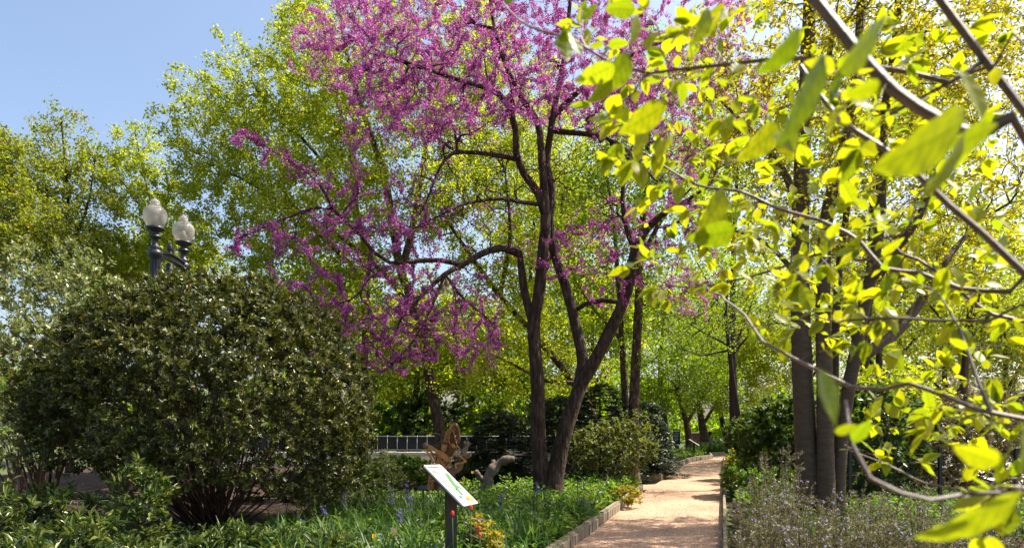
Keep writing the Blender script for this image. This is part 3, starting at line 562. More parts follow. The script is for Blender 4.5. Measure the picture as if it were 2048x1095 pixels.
# the flowering redbud
def redbud():
    pl = Plant(71, 90000); base = P(1092, 950, 13.0); base[2] = 0
    root = thing('redbud_tree', 'magenta-flowering redbud with forked dark trunks in the bed beside the path', 'tree', base)
    def lm(pix, r0, r1, lid=0, d=13.0, g=-9): pl.limb(trunkpts(pix, d, g), r0, r1, .2, lid)
    lm([(1083, 965), (1076, 860), (1076, 780), (1070, 700), (1067, 645), (1078, 590), (1083, 540), (1086, 500), (1091, 460), (1091, 430)], .165, .10, 0, g=-.1)
    lm([(1108, 965), (1128, 870), (1150, 800), (1163, 765), (1190, 720), (1220, 660), (1240, 620), (1255, 580), (1264, 530), (1270, 500)], .175, .09, 1, d=[13] * 4 + [12.9, 12.8, 12.7, 12.6, 12.5, 12.5], g=-.1)
    lm([(1156, 785), (1165, 720), (1152, 655), (1144, 620), (1131, 570), (1116, 530), (1104, 490), (1100, 440)], .12, .075, 2, d=[13, 13.1, 13.2, 13.2, 13.2, 13.2, 13.2, 13.2])
    lm([(1066, 650), (1050, 590), (1042, 530), (1040, 508)], .085, .065, 3)
    lm([(1040, 508), (1000, 496), (960, 509), (925, 530), (890, 548), (845, 590), (800, 640)], .075, .02, 3, d=[13, 12.8, 12.6, 12.4, 12.2, 11.9, 11.7])
    lm([(1090, 430), (1076, 385), (1048, 348), (1033, 310), (1031, 262), (1020, 217), (1000, 190), (960, 172), (905, 156), (830, 130), (760, 110)], .085, .02, 4, d=[13, 13, 12.9, 12.8, 12.7, 12.6, 12.5, 12.3, 12.1, 11.8, 11.5])
    lm([(1092, 430), (1086, 350), (1081, 290), (1075, 245), (1042, 192), (1012, 130), (990, 60), (975, -40)], .085, .03, 5, d=[13, 13.1, 13.2, 13.3, 13.4, 13.5, 13.6, 13.7])
    lm([(1098, 440), (1104, 375), (1093, 330), (1100, 272), (1112, 200), (1130, 110), (1140, 0), (1145, -80)], .085, .03, 6, d=[13.2, 13.3, 13.4, 13.4, 13.4, 13.4, 13.4, 13.4])
    lm([(1100, 260), (1130, 264), (1170, 268), (1215, 278), (1260, 305), (1310, 360)], .06, .018, 7, d=[13.4, 13.3, 13.2, 13, 12.8, 12.6])
    lm([(1100, 240), (1160, 180), (1230, 130), (1310, 90), (1390, 70)], .06, .018, 7, d=[13.4, 13.4, 13.3, 13.1, 13])
    lm([(1032, 318), (985, 309), (945, 305), (905, 307), (880, 335), (862, 380), (845, 420)], .05, .015, 4, d=[12.8, 12.6, 12.4, 12.2, 12.0, 11.9, 11.8])
    lm([(1075, 408), (1040, 404), (1002, 397), (955, 402), (917, 412), (860, 440), (800, 470)], .045, .012, 4, d=[13, 12.7, 12.4, 12.1, 11.8, 11.5, 11.3])
    lm([(925, 530), (880, 520), (830, 522), (780, 525), (745, 503), (722, 470), (695, 445), (665, 418), (635, 415), (560, 440), (480, 475)], .05, .012, 3, d=[12.4, 12.2, 12, 11.8, 11.6, 11.5, 11.4, 11.3, 11.2, 11, 10.8])
    lm([(665, 418), (640, 370), (600, 335), (550, 305), (500, 275)], .025, .008, 3, d=[11.3, 11.2, 11.1, 11, 10.9])
    lm([(745, 503), (735, 560), (700, 600), (640, 610)], .025, .01, 3, d=[11.6, 11.4, 11.2, 11])
    lm([(890, 548), (860, 620), (820, 690), (770, 740)], .03, .01, 3, d=[12.2, 11.9, 11.6, 11.4])
    lm([(890, 548), (930, 600), (980, 640), (1000, 690)], .025, .01, 3, d=[12.2, 11.8, 11.5, 11.3])
    lm([(1270, 500), (1292, 460), (1330, 425), (1375, 400), (1420, 370)], .075, .02, 1, d=[12.5, 12.4, 12.3, 12.2, 12.1])
    lm([(1270, 500), (1250, 440), (1246, 370), (1260, 300)], .07, .02, 1, d=[12.5, 12.6, 12.7, 12.8])
    lm([(1146, 622), (1175, 606), (1205, 600), (1240, 605)], .05, .045, 2, d=[13.2, 13.1, 13, 12.7])
    r = pl.r
    def reg(n, x0, x1, y0, y1, d0, d1, slope=0.0):
        u, v = r.random(n), r.random(n); x = x0 + (x1 - x0) * u; y = y0 + (y1 - y0) * v + slope * (x - (x0 + x1) / 2)
        d = d0 + (d1 - d0) * r.random(n); return np.array([P(a, b, c) for a, b, c in zip(x, y, d)])
    def ell(n, cx, cy, rx, ry, d0, d1, rot=0.0):
        a = r.random(n) * 6.283; m = np.sqrt(r.random(n)); u = np.cos(a) * m * rx; v = np.sin(a) * m * ry; c, s = math.cos(rot), math.sin(rot)
        return np.array([P(cx + p * c - q * s, cy + p * s + q * c, w) for p, q, w in zip(u, v, d0 + (d1 - d0) * r.random(n))])
    top = np.vstack([ell(1250, 960, 75, 330, 190, 10.3, 15.8), ell(900, 1210, 70, 300, 200, 10.8, 15.8), ell(330, 760, 80, 190, 110, 10.0, 13.5, -.1), ell(300, 850, 220, 190, 75, 10.6, 13.5, -.15),
                     ell(420, 1350, 210, 200, 150, 11, 14.5), ell(120, 1050, -140, 420, 130, 10.5, 16)])
    low = np.vstack([ell(60, 590, 470, 140, 55, 10.2, 12, -.25), ell(50, 560, 320, 110, 28, 10.3, 11.6, .5), ell(105, 700, 590, 150, 70, 10.4, 12.4, -.1), ell(190, 820, 660, 120, 85, 10.8, 12.6, -.3), ell(120, 900, 610, 120, 90, 10.9, 12.8, .5), ell(60, 950, 690, 60, 60, 11, 12.4, .6),
                     ell(90, 760, 470, 130, 50, 10.6, 12.4, .2), ell(80, 770, 390, 130, 70, 10.8, 12.6, .3), ell(40, 690, 690, 90, 40, 10.6, 11.8, -.4)])
    right = np.vstack([ell(110, 1200, 450, 90, 60, 11.4, 13.8), ell(100, 1330, 450, 100, 60, 11.4, 13.4), ell(60, 1240, 560, 80, 60, 11.6, 13.4), ell(50, 1390, 560, 60, 90, 11.8, 13.6), ell(50, 1120, 520, 60, 60, 12.2, 13.8)])
    bare = np.vstack([ell(420, 940, 370, 140, 90, 11.2, 13.6), ell(330, 1180, 330, 120, 80, 11.8, 14.2), ell(90, 1000, 480, 90, 50, 12, 13.6)])
    n0 = pl.n
    pl.grow(np.vstack([top, low, right]), seg=.16, w=.16, turn=.35, bend=.4, jit=.06)
    n1 = pl.n
    pl.grow(bare, seg=.16, w=.12, turn=.25, bend=.5, jit=.07, sag=-.05)
    n2 = pl.n; pl.finish(.0064, 2.25)
    for l in range(8):
        k = pl.fx & (pl.lid[:pl.n] == l)
        if k.any(): V, Fs = pl.tubes(k, .05); part('trunk' if l < 3 else 'limb', V, Fs, M['redbud_bark'], root, True)
    V, Fs = pl.tubes(~pl.fx); part('branchwork', V, Fs, M['redbud_bark'], root, True, 'stuff')
    # blossom in tight clusters along the thin wood, left off most of the inner bare twigs
    n = 270000; e = np.where((pl.par[:pl.n] >= 0) & (pl.R < .03))[0]
    L_ = np.linalg.norm(pl.pos[e] - pl.pos[pl.par[e]], axis=1); px = 1024 + F * pl.pos[e, 0] / pl.pos[e, 1]; py = 850 - F * (pl.pos[e, 2] - EYE) / pl.pos[e, 1]
    inner = np.exp(-(((px - 1010) / 200) ** 2 + ((py - 365) / 75) ** 2)) + .8 * np.exp(-(((px - 1180) / 120) ** 2 + ((py - 330) / 80) ** 2)); wt = L_ * np.clip(1 - 1.15 * inner, .02, 1) * np.where(e >= n1, .15, 1) * r.gamma(1.3, 1, len(e)) * np.where(pl.R[e] < .012, 1, .5)
    nc = 66000; c = r.choice(e, nc, p=wt / wt.sum()); t = r.random((nc, 1)); q = pl.pos[pl.par[c]] * (1 - t) + pl.pos[c] * t
    k = n // nc; q = np.repeat(q, k, 0); dd = np.repeat(pl.dir[c], k, 0); u = runit(r, len(q))
    out = nrm(u - dd * (u * dd).sum(1, keepdims=True) * .7); q = q + out * r.uniform(.003, .026, (len(q), 1)) + dd * r.normal(size=(len(q), 1)) * .035
    V, f = cloud(q, nrm(out + runit(r, len(q)) * .6), runit(r, len(q)), r.uniform(.026, .043, len(q)), r.uniform(.019, .033, len(q)), F1)
    part('crown', V, [f], M['blossom'], root, False, 'stuff')
redbud()

# ------------------------------------------------------------------ shrubs
def shrub(name, label, base, lobes, seed, ntips, nleaf, mat, bark='shrub_bark', stems=12, size=(.05, .018), tmpl=RH, whorl=8, up=.35, seg=.22, shell=.75, zmin=.05, stem_r=.02, flowers=None, group=None, cat='shrub', tip=.0025, keep=None, stem_h=.5, flare=.35, spread=.012, flat=.0, turn=.3, vary=.35):
    pl = Plant(seed); r = pl.r; base = np.array(base, float); root = thing(name, label, cat, (base[0], base[1], max(base[2], 0)), group)
    lob = np.array([l[:6] for l in lobes]); cen = lob[:, :3].mean(0)
    for i in range(stems):
        l = lob[r.integers(len(lob))]; a = r.uniform(0, 6.283); t = l[:3] + np.array([math.cos(a) * l[3], math.sin(a) * l[4], 0]) * flare * math.sqrt(r.random())
        b = base + np.array([math.cos(a), math.sin(a), 0]) * r.uniform(.02, .12) * (1 + lob[:, 3].max() * .35); b[2] = base[2] - .05
        e = b + (t - b) * stem_h * r.uniform(.75, 1.15); m = (b + e) / 2 + np.array([(b - base)[0] * .5, (b - base)[1] * .5, .05]) + r.normal(size=3) * (.03 + .07 * min(lob[:, 3].max() / 2.5, 1))
        pl.limb(np.array([b, m, e]), stem_r * r.uniform(.7, 1.2), stem_r * .45, seg=.15, lid=i)
        pl.par[pl.n - len(crom(np.array([b, m, e]), .15))] = -1
    T = inlobes(r, ntips, lobes, shell); T = T[T[:, 2] > base[2] + zmin]
    if keep is not None: T = T[keep(T)]
    pl.grow(T, seg=seg, w=.3, turn=turn, bend=.4, jit=.05); pl.finish(tip, 2.2)
    V, Fs = pl.tubes(pl.fx); part('stems', V, Fs, M[bark], root, True, 'stuff')
    V, Fs = pl.tubes(~pl.fx); part('branchwork', V, Fs, M[bark], root, True, 'stuff')
    n = nleaf // whorl; q, d = pl.sites(n, stem_r, 0, 6.0); tips = np.where((pl.ch == 0) & ~pl.fx)[0]
    k = r.random(n) < .55; c = r.choice(tips, n); q[k] = pl.pos[c[k]]; d[k] = pl.dir[c[k]]
    outw = nrm(q - cen); d = nrm(d + outw * .5 + np.array([0, 0, up]))
    q = np.repeat(q, whorl, 0); d = np.repeat(d, whorl, 0); m = len(q); u = runit(r, m); side = nrm(u - d * (u * d).sum(1, keepdims=True))
    A = nrm(side * r.uniform(.5, 1.1, (m, 1)) + d * r.uniform(.3, 1.1, (m, 1)) + np.array([0, 0, -flat]) * 0); q = q + d * r.uniform(-1, .4, (m, 1)) * size[0] * 1.1 + r.normal(size=(m, 3)) * spread
    N = nrm(d + np.array([0, 0, .5 + flat * 3]) + r.normal(size=(m, 3)) * .25); sc = r.uniform(1 - vary, 1 + vary, m)
    V, f = cloud(q, A, N, size[0] * sc, size[1] * sc, tmpl); part('crown', V, [f], M[mat], root, False, 'stuff')
    if flowers:
        nf, fm, fs, where = flowers; c = r.choice(tips, nf // 5); q = pl.pos[c] + r.normal(size=(len(c), 3)) * .01
        if where == 'spike': c = r.choice(np.where(~pl.fx & (pl.R < tip * 2.2))[0], nf // 5); q = pl.pos[c] + r.normal(size=(len(c), 3)) * .012
        q = np.repeat(q, 5, 0); m = len(q); q = q + runit(r, m) * fs * .7
        V, f = cloud(q, runit(r, m), runit(r, m), fs * r.uniform(.7, 1.2, m), fs * .8, FL); part('blossom', V, [f], M[fm], root, False, 'stuff')
    return root, pl

def G(px, py, d, z=.05): p = P(px, py, d); p[2] = z; return p
# the big evergreen shrub
c0 = G(424, 1080, 10.0)
keepbig = lambda T: ((T[:, 2] > .85 - .42 * np.clip((T[:, 0] + 4.3) / 1.6, -.6, 1.9) + .25 * np.sin(T[:, 0] * 3.1)) | (T[:, 1] > 10.6))
cz = P(400, 818, 10.0)[2]; lbs = [(c0[0], c0[1], cz - .06, 2.38, 2.1, 2.05, 46)]; r_ = rng(80)
for k in range(22):                       # bumps on the dome
    a = r_.uniform(0, 6.283); ph = r_.uniform(-.25, 1.35); u = np.array([math.cos(a) * math.cos(ph) * 2.05, math.sin(a) * math.cos(ph) * 1.8, math.sin(ph) * 1.55 - .08]); q_ = r_.uniform(.38, .62); lbs.append((c0[0] + u[0], c0[1] + u[1], cz + u[2], q_, q_, q_ * .9, .9))
shrub('evergreen_shrub', 'huge domed glossy dark evergreen shrub filling the lower left', c0, lbs, 81, 11000, 185000, 'evergreen', stems=130, size=(.06, .025), tmpl=RH, whorl=9, stem_r=.015, seg=.2, shell=.85, zmin=.3, keep=keepbig, stem_h=.7, flare=1.0, tip=.003)
# shrubs behind and left of it
b1 = G(60, 900, 13.5)
shrub('holly_shrub', 'pale glossy clipped shrub at the left edge, behind the big evergreen', b1, [(b1[0], b1[1], 2.3, 1.5, 1.5, 1.5), (b1[0] - 1.0, b1[1], 2.1, 1.5, 1.5, 1.5)], 82, 1200, 15000, 'variegated', stems=14, size=(.085, .045), whorl=7, stem_r=.03)
b2 = G(95, 900, 15.5)
shrub('holly_tree', 'tall dense glossy green shrub tree rising above the pale shrub at the left', b2, [(b2[0] - .6, b2[1], 3.6, 1.9, 1.6, 2.0), (b2[0] + 1.0, b2[1], 3.4, 1.6, 1.5, 1.7), (b2[0] + .3, b2[1], 4.7, 1.4, 1.3, 1.1)], 83, 1300, 18000, 'variegated', stems=12, size=(.10, .056), whorl=7, stem_r=.045, stem_h=.7, spread=.04)
b3 = G(240, 900, 15.0)
shrub('holly_shrub', 'dark green leafy shrub below the lamp post, behind the big evergreen', b3, [(b3[0], b3[1], 2.6, 1.4, 1.4, 2.0), (b3[0] + 1.2, b3[1] + .5, 2.2, 1.2, 1.3, 1.6)], 84, 1000, 12000, 'laurel', stems=12, size=(.10, .055), whorl=7, stem_r=.035, spread=.03)
# pale-leaved shrub at the right foot of the evergreen
b4 = G(735, 1000, 11.2)
shrub('silver_shrub', 'bright silvery-leaved low shrub at the right foot of the big evergreen', b4, [(b4[0], b4[1], .65, .6, .55, .6), (b4[0] - .5, b4[1] - .3, .55, .5, .5, .5), (b4[0] - .9, b4[1] + .1, .75, .55, .5, .65)], 85, 700, 8000, 'variegated', stems=12, size=(.05, .02), whorl=7, stem_r=.012)
# conifers
def conifer(label, base, h, w, seed, n=1500, lean=0):
    r = rng(seed); base = np.array(base); root = thing('yew_shrub', label, 'conifer', base)
    mb = MB(); nb = 80; q, A, N = [], [], []
    mb.tube([base, base + [0, 0, h * .5], base + [lean, 0, h * .95]], [.06, .04, .01], 7); tr = mb.build('trunk', M['dark_bark'], root, True)
    bm = MB()
    for i in range(nb):
        z = h * (.04 + .93 * (i + r.random()) / nb); R_ = w * (1 - (z / h) ** 1.6) ** .75 * r.uniform(.75, 1.1) + .12; a = i * 2.399 + r.normal() * .3; d = np.array([math.cos(a), math.sin(a), .12])
        p0 = base + [lean * z / h, 0, z]; t = np.linspace(0, 1, 7)[:, None]; pts = p0 + d * R_ * t + np.array([0, 0, -.18]) * R_ * t ** 2; bm.tube(pts[::2], [.014, .01, .007, .004], 4, False)
        for k in range(int(22 * R_ / w) + 8):                   # flat drooping sprays of needles off each bough
            s = r.uniform(.35, 1.03); c = p0 + d * R_ * s + np.array([0, 0, -.18 * R_ * s * s]); sd = np.array([-d[1], d[0], 0]) * r.choice([-1, 1]); ax = nrm((d * .7 + sd * r.uniform(.3, 1.1) + [0, 0, r.normal() * .15 - .12])[None])[0]; Ls = r.uniform(.16, .34)
            for m in range(6):
                cc = c + ax * Ls * m / 6 + r.normal(size=3) * .02; ss = 1 if m % 2 else -1; sv = nrm(np.cross(ax, [0, 0, 1])[None])[0] * ss
                q.append(cc); A.append(ax * .6 + sv * .9 + [0, 0, -.1]); N.append([r.normal() * .2, r.normal() * .2, 1])
    bm.build('boughs', M['dark_bark'], root, True, 'stuff'); q = np.array(q); m = len(q)
    V, f = cloud(q, np.array(A), np.array(N), r.uniform(.08, .14, m), r.uniform(.036, .055, m), RH); part('crown', V, [f], M['conifer'], root, False, 'stuff'); return root
conifer('dark conifer left of the redbud trunks, with pale drooping sprays', G(1000, 0, 17.5), 1.95, 1.15, 91)
conifer('dark conifer directly behind the redbud fork', G(1120, 0, 18.2), 2.4, 1.15, 92)
conifer('tallest dark conifer, behind the pale-tipped shrub', G(1200, 0, 18.6), 2.75, 1.25, 93)
conifer('dark conifer at the right end of the conifer clump, beside the path', G(1292, 0, 20.9), 2.3, .95, 94)
conifer('dark conifer below the twin birch trunks', G(1255, 0, 20.2), 2.1, 1.1, 95)
# pale-tipped shrub in front of them
b5 = G(1225, 0, 17.3)
shrub('bottlebrush_shrub', 'low spreading shrub with cream flower tips between redbud and path', G(1215, 0, 15.4, .1), [lobe(1225, 890, 15.4, .85, .8, .62), lobe(1265, 880, 15.6, .6, .6, .7), lobe(1180, 900, 15.2, .55, .6, .5)], 96, 800, 8500, 'fothergilla', stems=14, size=(.065, .042), tmpl=LF, whorl=4, stem_r=.012, up=.1, flat=.6, flowers=(700, 'cream_tip', .035, 'tip'))
# low plants behind the side path
b6 = G(800, 0, 16.3, .05)
for i, (px, d, rx, h, lab) in enumerate([(800, 16.6, .95, .85, 'bright green mound of leaves left of the wooden mantis'), (735, 16.2, .9, .8, 'bright green mound of leaves at the edge of the evergreen, behind the side path'), (960, 17.6, .75, .8, 'yellow-green leafy mound right of the wooden mantis'), (1010, 18.2, .55, .6, 'small yellow-green leafy mound behind the driftwood stump')]):
    b = G(px, 0, d, .05); shrub('leafy_mound', lab, b, [(b[0], b[1], h * .45, rx, .7, h * .55)], 100 + i, 420, 6000, 'ground_leaf', stems=10, size=(.08, .055), tmpl=RH, whorl=5, stem_r=.008, up=.6, cat='plant')
# right side: hedge shrubs behind the beech
RS = [(1572, 15.5, 1.1, 2.3, 'laurel', 'leafy green shrub between the thin dark trunk and the grey multi-stemmed tree', (.09, .05)),
      (1515, 20, .9, 2.0, 'laurel', 'green shrub behind the yellow flowers beside the path', (.085, .05)),
      (1730, 13.6, 1.2, 2.3, 'laurel', 'broad leafy green shrub just right of the grey trunks', (.085, .05)),
      (1640, 17.0, 1.5, 2.7, 'lime_deep', 'bright green shrub glimpsed between the grey stems', (.09, .05)),
      (1840, 14.6, 1.35, 2.2, 'bronze', 'bronze-green glossy hedge shrub in the right middle distance', (.07, .034)),
      (1950, 15.6, 1.4, 2.3, 'bronze', 'bronze-green glossy hedge shrub nearest the wire fence', (.07, .034)),
      (2040, 17.4, 1.5, 2.6, 'bronze', 'bronze-green hedge shrub at the right edge beyond the fence post', (.075, .036)),
      (1780, 19.5, 1.8, 3.3, 'lime', 'yellow-green tall shrub behind the hedge on the right', (.1, .06))]
for i, (px, d, rx, h, mt, lab, sz) in enumerate(RS):
    b = G(px, 0, d, .05); r = rng(300 + i); lb = [(b[0], b[1], h * .55, rx, rx * .85, h * .46)] + [(b[0] + r.normal() * rx * .5, b[1] + r.normal() * .3, h * r.uniform(.35, .75), rx * .6, rx * .6, h * .3) for _ in range(3)]
    shrub('hedge_shrub', lab, b, lb, 110 + i, 800, 10500, mt, stems=16, size=(sz[0] * 1.22, sz[1] * 1.3), whorl=6, stem_r=.018, up=.2, group='shrubs along the right side')
# yellow flowering plant by the path
b = G(1468, 0, 18.6, .05)
shrub('flowering_plant', 'yellow-flowering leafy plant at the right edge of the path', b, [(b[0] + .25, b[1], .55, .42, .5, .55), (b[0] + .3, b[1] - 1.2, .35, .4, .6, .4)], 120, 420, 4800, 'ground_leaf', stems=12, size=(.06, .04), whorl=5, stem_r=.007, flowers=(900, 'yellow_petal', .06, 'tip'), cat='plant')
b = G(1455, 0, 14.6, .05)
shrub('leafy_plant', 'low green leafy plant edging the path right of the gravel', (b[0] + .35, b[1], .05), [(b[0] + .4, b[1], .42, .42, 1.1, .42), (b[0] + .5, b[1] - 1.7, .4, .45, .8, .4)], 121, 420, 5200, 'ground_leaf', stems=14, size=(.06, .04), whorl=5, stem_r=.007, cat='plant')

# rosemary
rm = [(1490, 7.6, .45, 1.0, 'upright rosemary bush with pale violet flowers nearest the path edge'), (1560, 8.3, .42, 1.42, 'tall rosemary stalks with violet flowers in front of the grey trunk'), (1600, 7.0, .55, .95, 'rosemary bush with scattered pale violet flowers below the grey trunk'),
      (1740, 7.4, .6, 1.0, 'grey-green rosemary bush right of the grey trunk'), (1840, 7.0, .6, 1.0, 'silvery rosemary bush below the bright leafy sprig'), (1690, 6.2, .6, .82, 'low rosemary bush at the bottom edge, right of centre'), (1900, 6.0, .6, .8, 'sunlit straw-grey rosemary bush near the bottom right corner'), (1500, 6.4, .42, .75, 'low rosemary bush at the bottom edge beside the path'), (1960, 7.6, .6, .8, 'thin rosemary bush in front of the wire fence')]
for i, (px, d, rx, h, lab) in enumerate(rm):
    b = G(px, 0, d, .05); r = rng(400 + i); pl = Plant(130 + i); root = thing('rosemary_bush', lab, 'rosemary', b, 'rosemary along the right edge of the path')
    b = np.array(b)
    if b[0] - rx * .8 < xr(d) + .08: b[0] = xr(d) + .1 + rx * .8
    ns = 46
    for k in range(ns):
        a = r.uniform(0, 6.283); m = math.sqrt(r.random()); off = np.array([math.cos(a), math.sin(a), 0]) * rx * m; hh = h * r.uniform(.6, 1.08) * (1 - .25 * m)
        s0 = b + off * .3; s0[2] = .02; e = b + off * 1.0; e[2] = hh
        pl.limb(np.array([s0, (s0 + e) / 2 + r.normal(size=3) * .03 - np.array([0, 0, .03]), e]), .006, .002, seg=.06, lid=k); pl.par[np.where(pl.lid[:pl.n] == k)[0][0]] = -1
    T = inlobes(r, 170, [(b[0], b[1], h * .5, rx, rx, h * .5)], .5); T = T[T[:, 2] > .1]; pl.grow(T, seg=.06, w=.3, turn=.6, bend=.5, jit=.03); pl.finish(.0016)
    V, Fs = pl.tubes(np.ones(pl.n, bool)); part('stems', V, Fs, M['shrub_bark'], root, True, 'stuff')
    e = np.where(pl.par[:pl.n] >= 0)[0]; n = 9500; c = r.choice(e, n); t = r.random((n, 1)); q = pl.pos[pl.par[c]] * (1 - t) + pl.pos[c] * t; u = runit(r, n); dd = pl.dir[c]
    A = nrm(nrm(u - dd * (u * dd).sum(1, keepdims=True)) * .9 + dd * .7); V, f = cloud(q, A, runit(r, n), r.uniform(.022, .04, n), r.uniform(.0045, .0075, n), RH); part('needles', V, [f], M['rosemary'], root, False, 'stuff')
    c = r.choice(e[pl.pos[e, 2] > h * .45], 120); q = np.repeat(pl.pos[c] + r.normal(size=(len(c), 3)) * .006, 4, 0); m = len(q); V, f = cloud(q + runit(r, m) * .006, runit(r, m), runit(r, m), r.uniform(.010, .018, m), .011, FL); part('blossom', V, [f], M['lavender'], root, False, 'stuff')

# ------------------------------------------------------------------ plants in the near bed
def in_bed(r, n, x0, x1, y0, y1, extra=None):
    out = np.zeros((0, 2))
    while len(out) < n:
        q = np.stack([r.uniform(x0, x1, n), r.uniform(y0, y1, n)], 1); ok = (q[:, 0] < xl(q[:, 1]) - .15) & (q[:, 1] < side_y(q[:, 0]) - .8)
        if extra is not None: ok &= extra(q)
        out = np.vstack([out, q[ok]])
    return out[:n]
def bed_leaves(name, label, pts, seed, per, h, R_, size, mat, tmpl=LF, cat='ground cover'):
    r = rng(seed); n = len(pts) * per; c = np.repeat(pts, per, 0); hh = np.repeat(r.uniform(.6, 1.15, len(pts)) * h, per); u = runit(r, n); u[:, 2] = np.abs(u[:, 2])
    q = np.stack([c[:, 0] + u[:, 0] * R_ * r.random(n) ** .5, c[:, 1] + u[:, 1] * R_ * r.random(n) ** .5, .10 + hh * (.25 + .75 * r.random(n) * (.5 + .5 * u[:, 2]))], 1)
    A = nrm(np.stack([u[:, 0], u[:, 1], r.normal(size=n) * .25 + .1], 1) + r.normal(size=(n, 3)) * .3); N = nrm(np.array([0, 0, 1]) + r.normal(size=(n, 3)) * .35); sc = r.uniform(.6, 1.3, n)
    V, f = cloud(q, A, N, size[0] * sc, size[1] * sc, tmpl)
    # stalks
    k = r.choice(n, n // 3, replace=False); a = np.stack([c[k, 0], c[k, 1], np.full(len(k), .06)], 1); b = q[k]; V2, f2 = cloud(a, b - a, runit(r, len(k)), np.linalg.norm(b - a, axis=1), .006, RH)
    V, Fs = merge([(V, f), (V2, f2)]); o = part(name, V, Fs, M[mat]); tag(o, label, cat, kind='stuff'); return o
r = rng(501)
near = in_bed(r, 620, -1.2, 3.2, 8.2, 16.2, lambda q: (q[:, 0] > xl(q[:, 1]) - 2.6 - .12 * (q[:, 1] - 8)) & ((np.hypot(q[:, 0] - .63, q[:, 1] - 13) > .5)))
bed_leaves('ground_cover', 'bright green leafy bed plants filling the bed between redbud and path', near, 502, 20, .42, .17, (.085, .045), 'ground_leaf')
near2 = in_bed(r, 260, -3.2, 3.2, 12, 16.2)
bed_leaves('ground_cover', 'low green leaves under the redbud along the side path', near2, 503, 20, .26, .16, (.08, .05), 'ground_leaf', RH)
left = in_bed(r, 420, -7.5, -.8, 5.5, 10.5, lambda q: np.hypot(q[:, 0] + 4.5, q[:, 1] - 10) > 1.0)
nl = in_bed(r, 230, -3.2, .8, 5.8, 12.5)
bed_leaves('ground_cover', 'mixed low leaves between the bulbs round the tilted sign', nl, 508, 22, .3, .15, (.075, .042), 'ground_leaf')
bed_leaves('ground_cover', 'dark green low leaves under the left shrubs', left, 504, 18, .25, .16, (.07, .04), 'laurel', RH)
far = np.stack([r.uniform(2.8, 9.5, 900), r.uniform(20, 36, 900)], 1); xk = np.interp(far[:, 1], [19.7, 22.6, 26.3, 29.9, 32.9, 36], [4.25, 5.2, 6.4, 7.8, 9.6, 10.4]); far = far[(far[:, 0] < xk - .3) & (far[:, 0] > xk - 3.2)]
bed_leaves('ground_cover', 'bright green plants along the far kerb towards the bend', far, 505, 22, .5, .22, (.12, .06), 'ground_leaf', RH)
farR = np.stack([r.uniform(11, 20, 500), r.uniform(38.3, 44, 500)], 1)
bed_leaves('ground_cover', 'low green plants beyond the bend of the path', farR, 506, 16, .55, .3, (.15, .08), 'ground_leaf', RH)
rb = np.stack([r.uniform(3.2, 9, 520), r.uniform(8.5, 16, 520)], 1); rb = rb[rb[:, 0] > xr(rb[:, 1]) + .35]
bed_leaves('ground_cover', 'light green low plants round the foot of the grey tree', rb, 507, 18, .32, .18, (.09, .04), 'ground_leaf')
# strap-leaved bulbs
def straps(name, label, pts, seed, per, Lr, wr, mat):
    r = rng(seed); ps = []
    for dr in (.15, .35, .6, .9):
        k = pts[r.random(len(pts)) < .6]; n = len(k) * (per // 2); c = np.repeat(k, per // 2, 0); a = r.uniform(0, 6.283, n); tilt = r.uniform(.08, .5, n)
        A = np.stack([np.cos(a) * tilt, np.sin(a) * tilt, np.ones(n)], 1); A = nrm(A); N = nrm(np.stack([np.cos(a), np.sin(a), np.zeros(n)], 1) * -1 + np.array([0, 0, .25]))
        # template droops along -U; U points to the inside, so blades arch outward
        q = np.stack([c[:, 0] + r.normal(size=n) * .03, c[:, 1] + r.normal(size=n) * .03, np.full(n, .05)], 1)
        ps.append(cloud(q, A, N, r.uniform(*Lr, n), r.uniform(*wr, n), strap(dr)))
    V, Fs = merge(ps); o = part(name, V, Fs, M[mat]); tag(o, label, 'ground cover', kind='stuff'); return o
sb = in_bed(r, 430, -3.3, .9, 5.6, 12.2, lambda q: (q[:, 0] < xl(q[:, 1]) - 1.0) | (r.random(len(q)) < .12))
straps('bulb_leaves', 'long strap-shaped bulb leaves round the tilted sign', sb, 510, 8, (.3, .62), (.012, .024), 'strap')
sb2 = in_bed(r, 60, 0, 1.2, 7.5, 10.5, lambda q: q[:, 0] > xl(q[:, 1]) - .7)
straps('bulb_leaves', 'arching strap leaves hanging over the near kerb', sb2, 511, 8, (.35, .6), (.014, .026), 'strap')

# bluebell flower spikes, each a plant
bl = [(905, 8, 'violet bluebell spike right of the tilted sign, low among strap leaves'), ]
def spike(px, py, d, lab, seed, mat='violet'):
    r = rng(seed); top = P(px, py, d); root = thing('bluebell', lab, 'flower', (top[0], top[1], .05), 'violet bluebell spikes in the bed')
    b = np.array([top[0] + r.normal() * .04, top[1] + r.normal() * .04, .05]); m = (b + top) / 2 + r.normal(size=3) * .02
    mb = MB(); mb.tube([b, m, top], [.005, .004, .002], 5); mb.build('stem', M['strap'], root, True)
    n = 16; t = r.uniform(.62, 1.02, n)[:, None]; q = b + (top - b) * t; q = np.repeat(q, 6, 0); a = np.tile(np.arange(6) * 1.047, n); u = runit(r, n); u[:, 2] *= .3; u = np.repeat(nrm(u), 6, 0); q = q + u * .022
    p = nrm(np.cross(u, np.array([0, 0, 1.]))); w = np.cross(u, p); A = nrm(u * .7 + p * np.cos(a)[:, None] + w * np.sin(a)[:, None]); V, f = cloud(q, A, u, .026, .010, RH); part('flower', V, [f], M[mat], root, False, 'stuff')
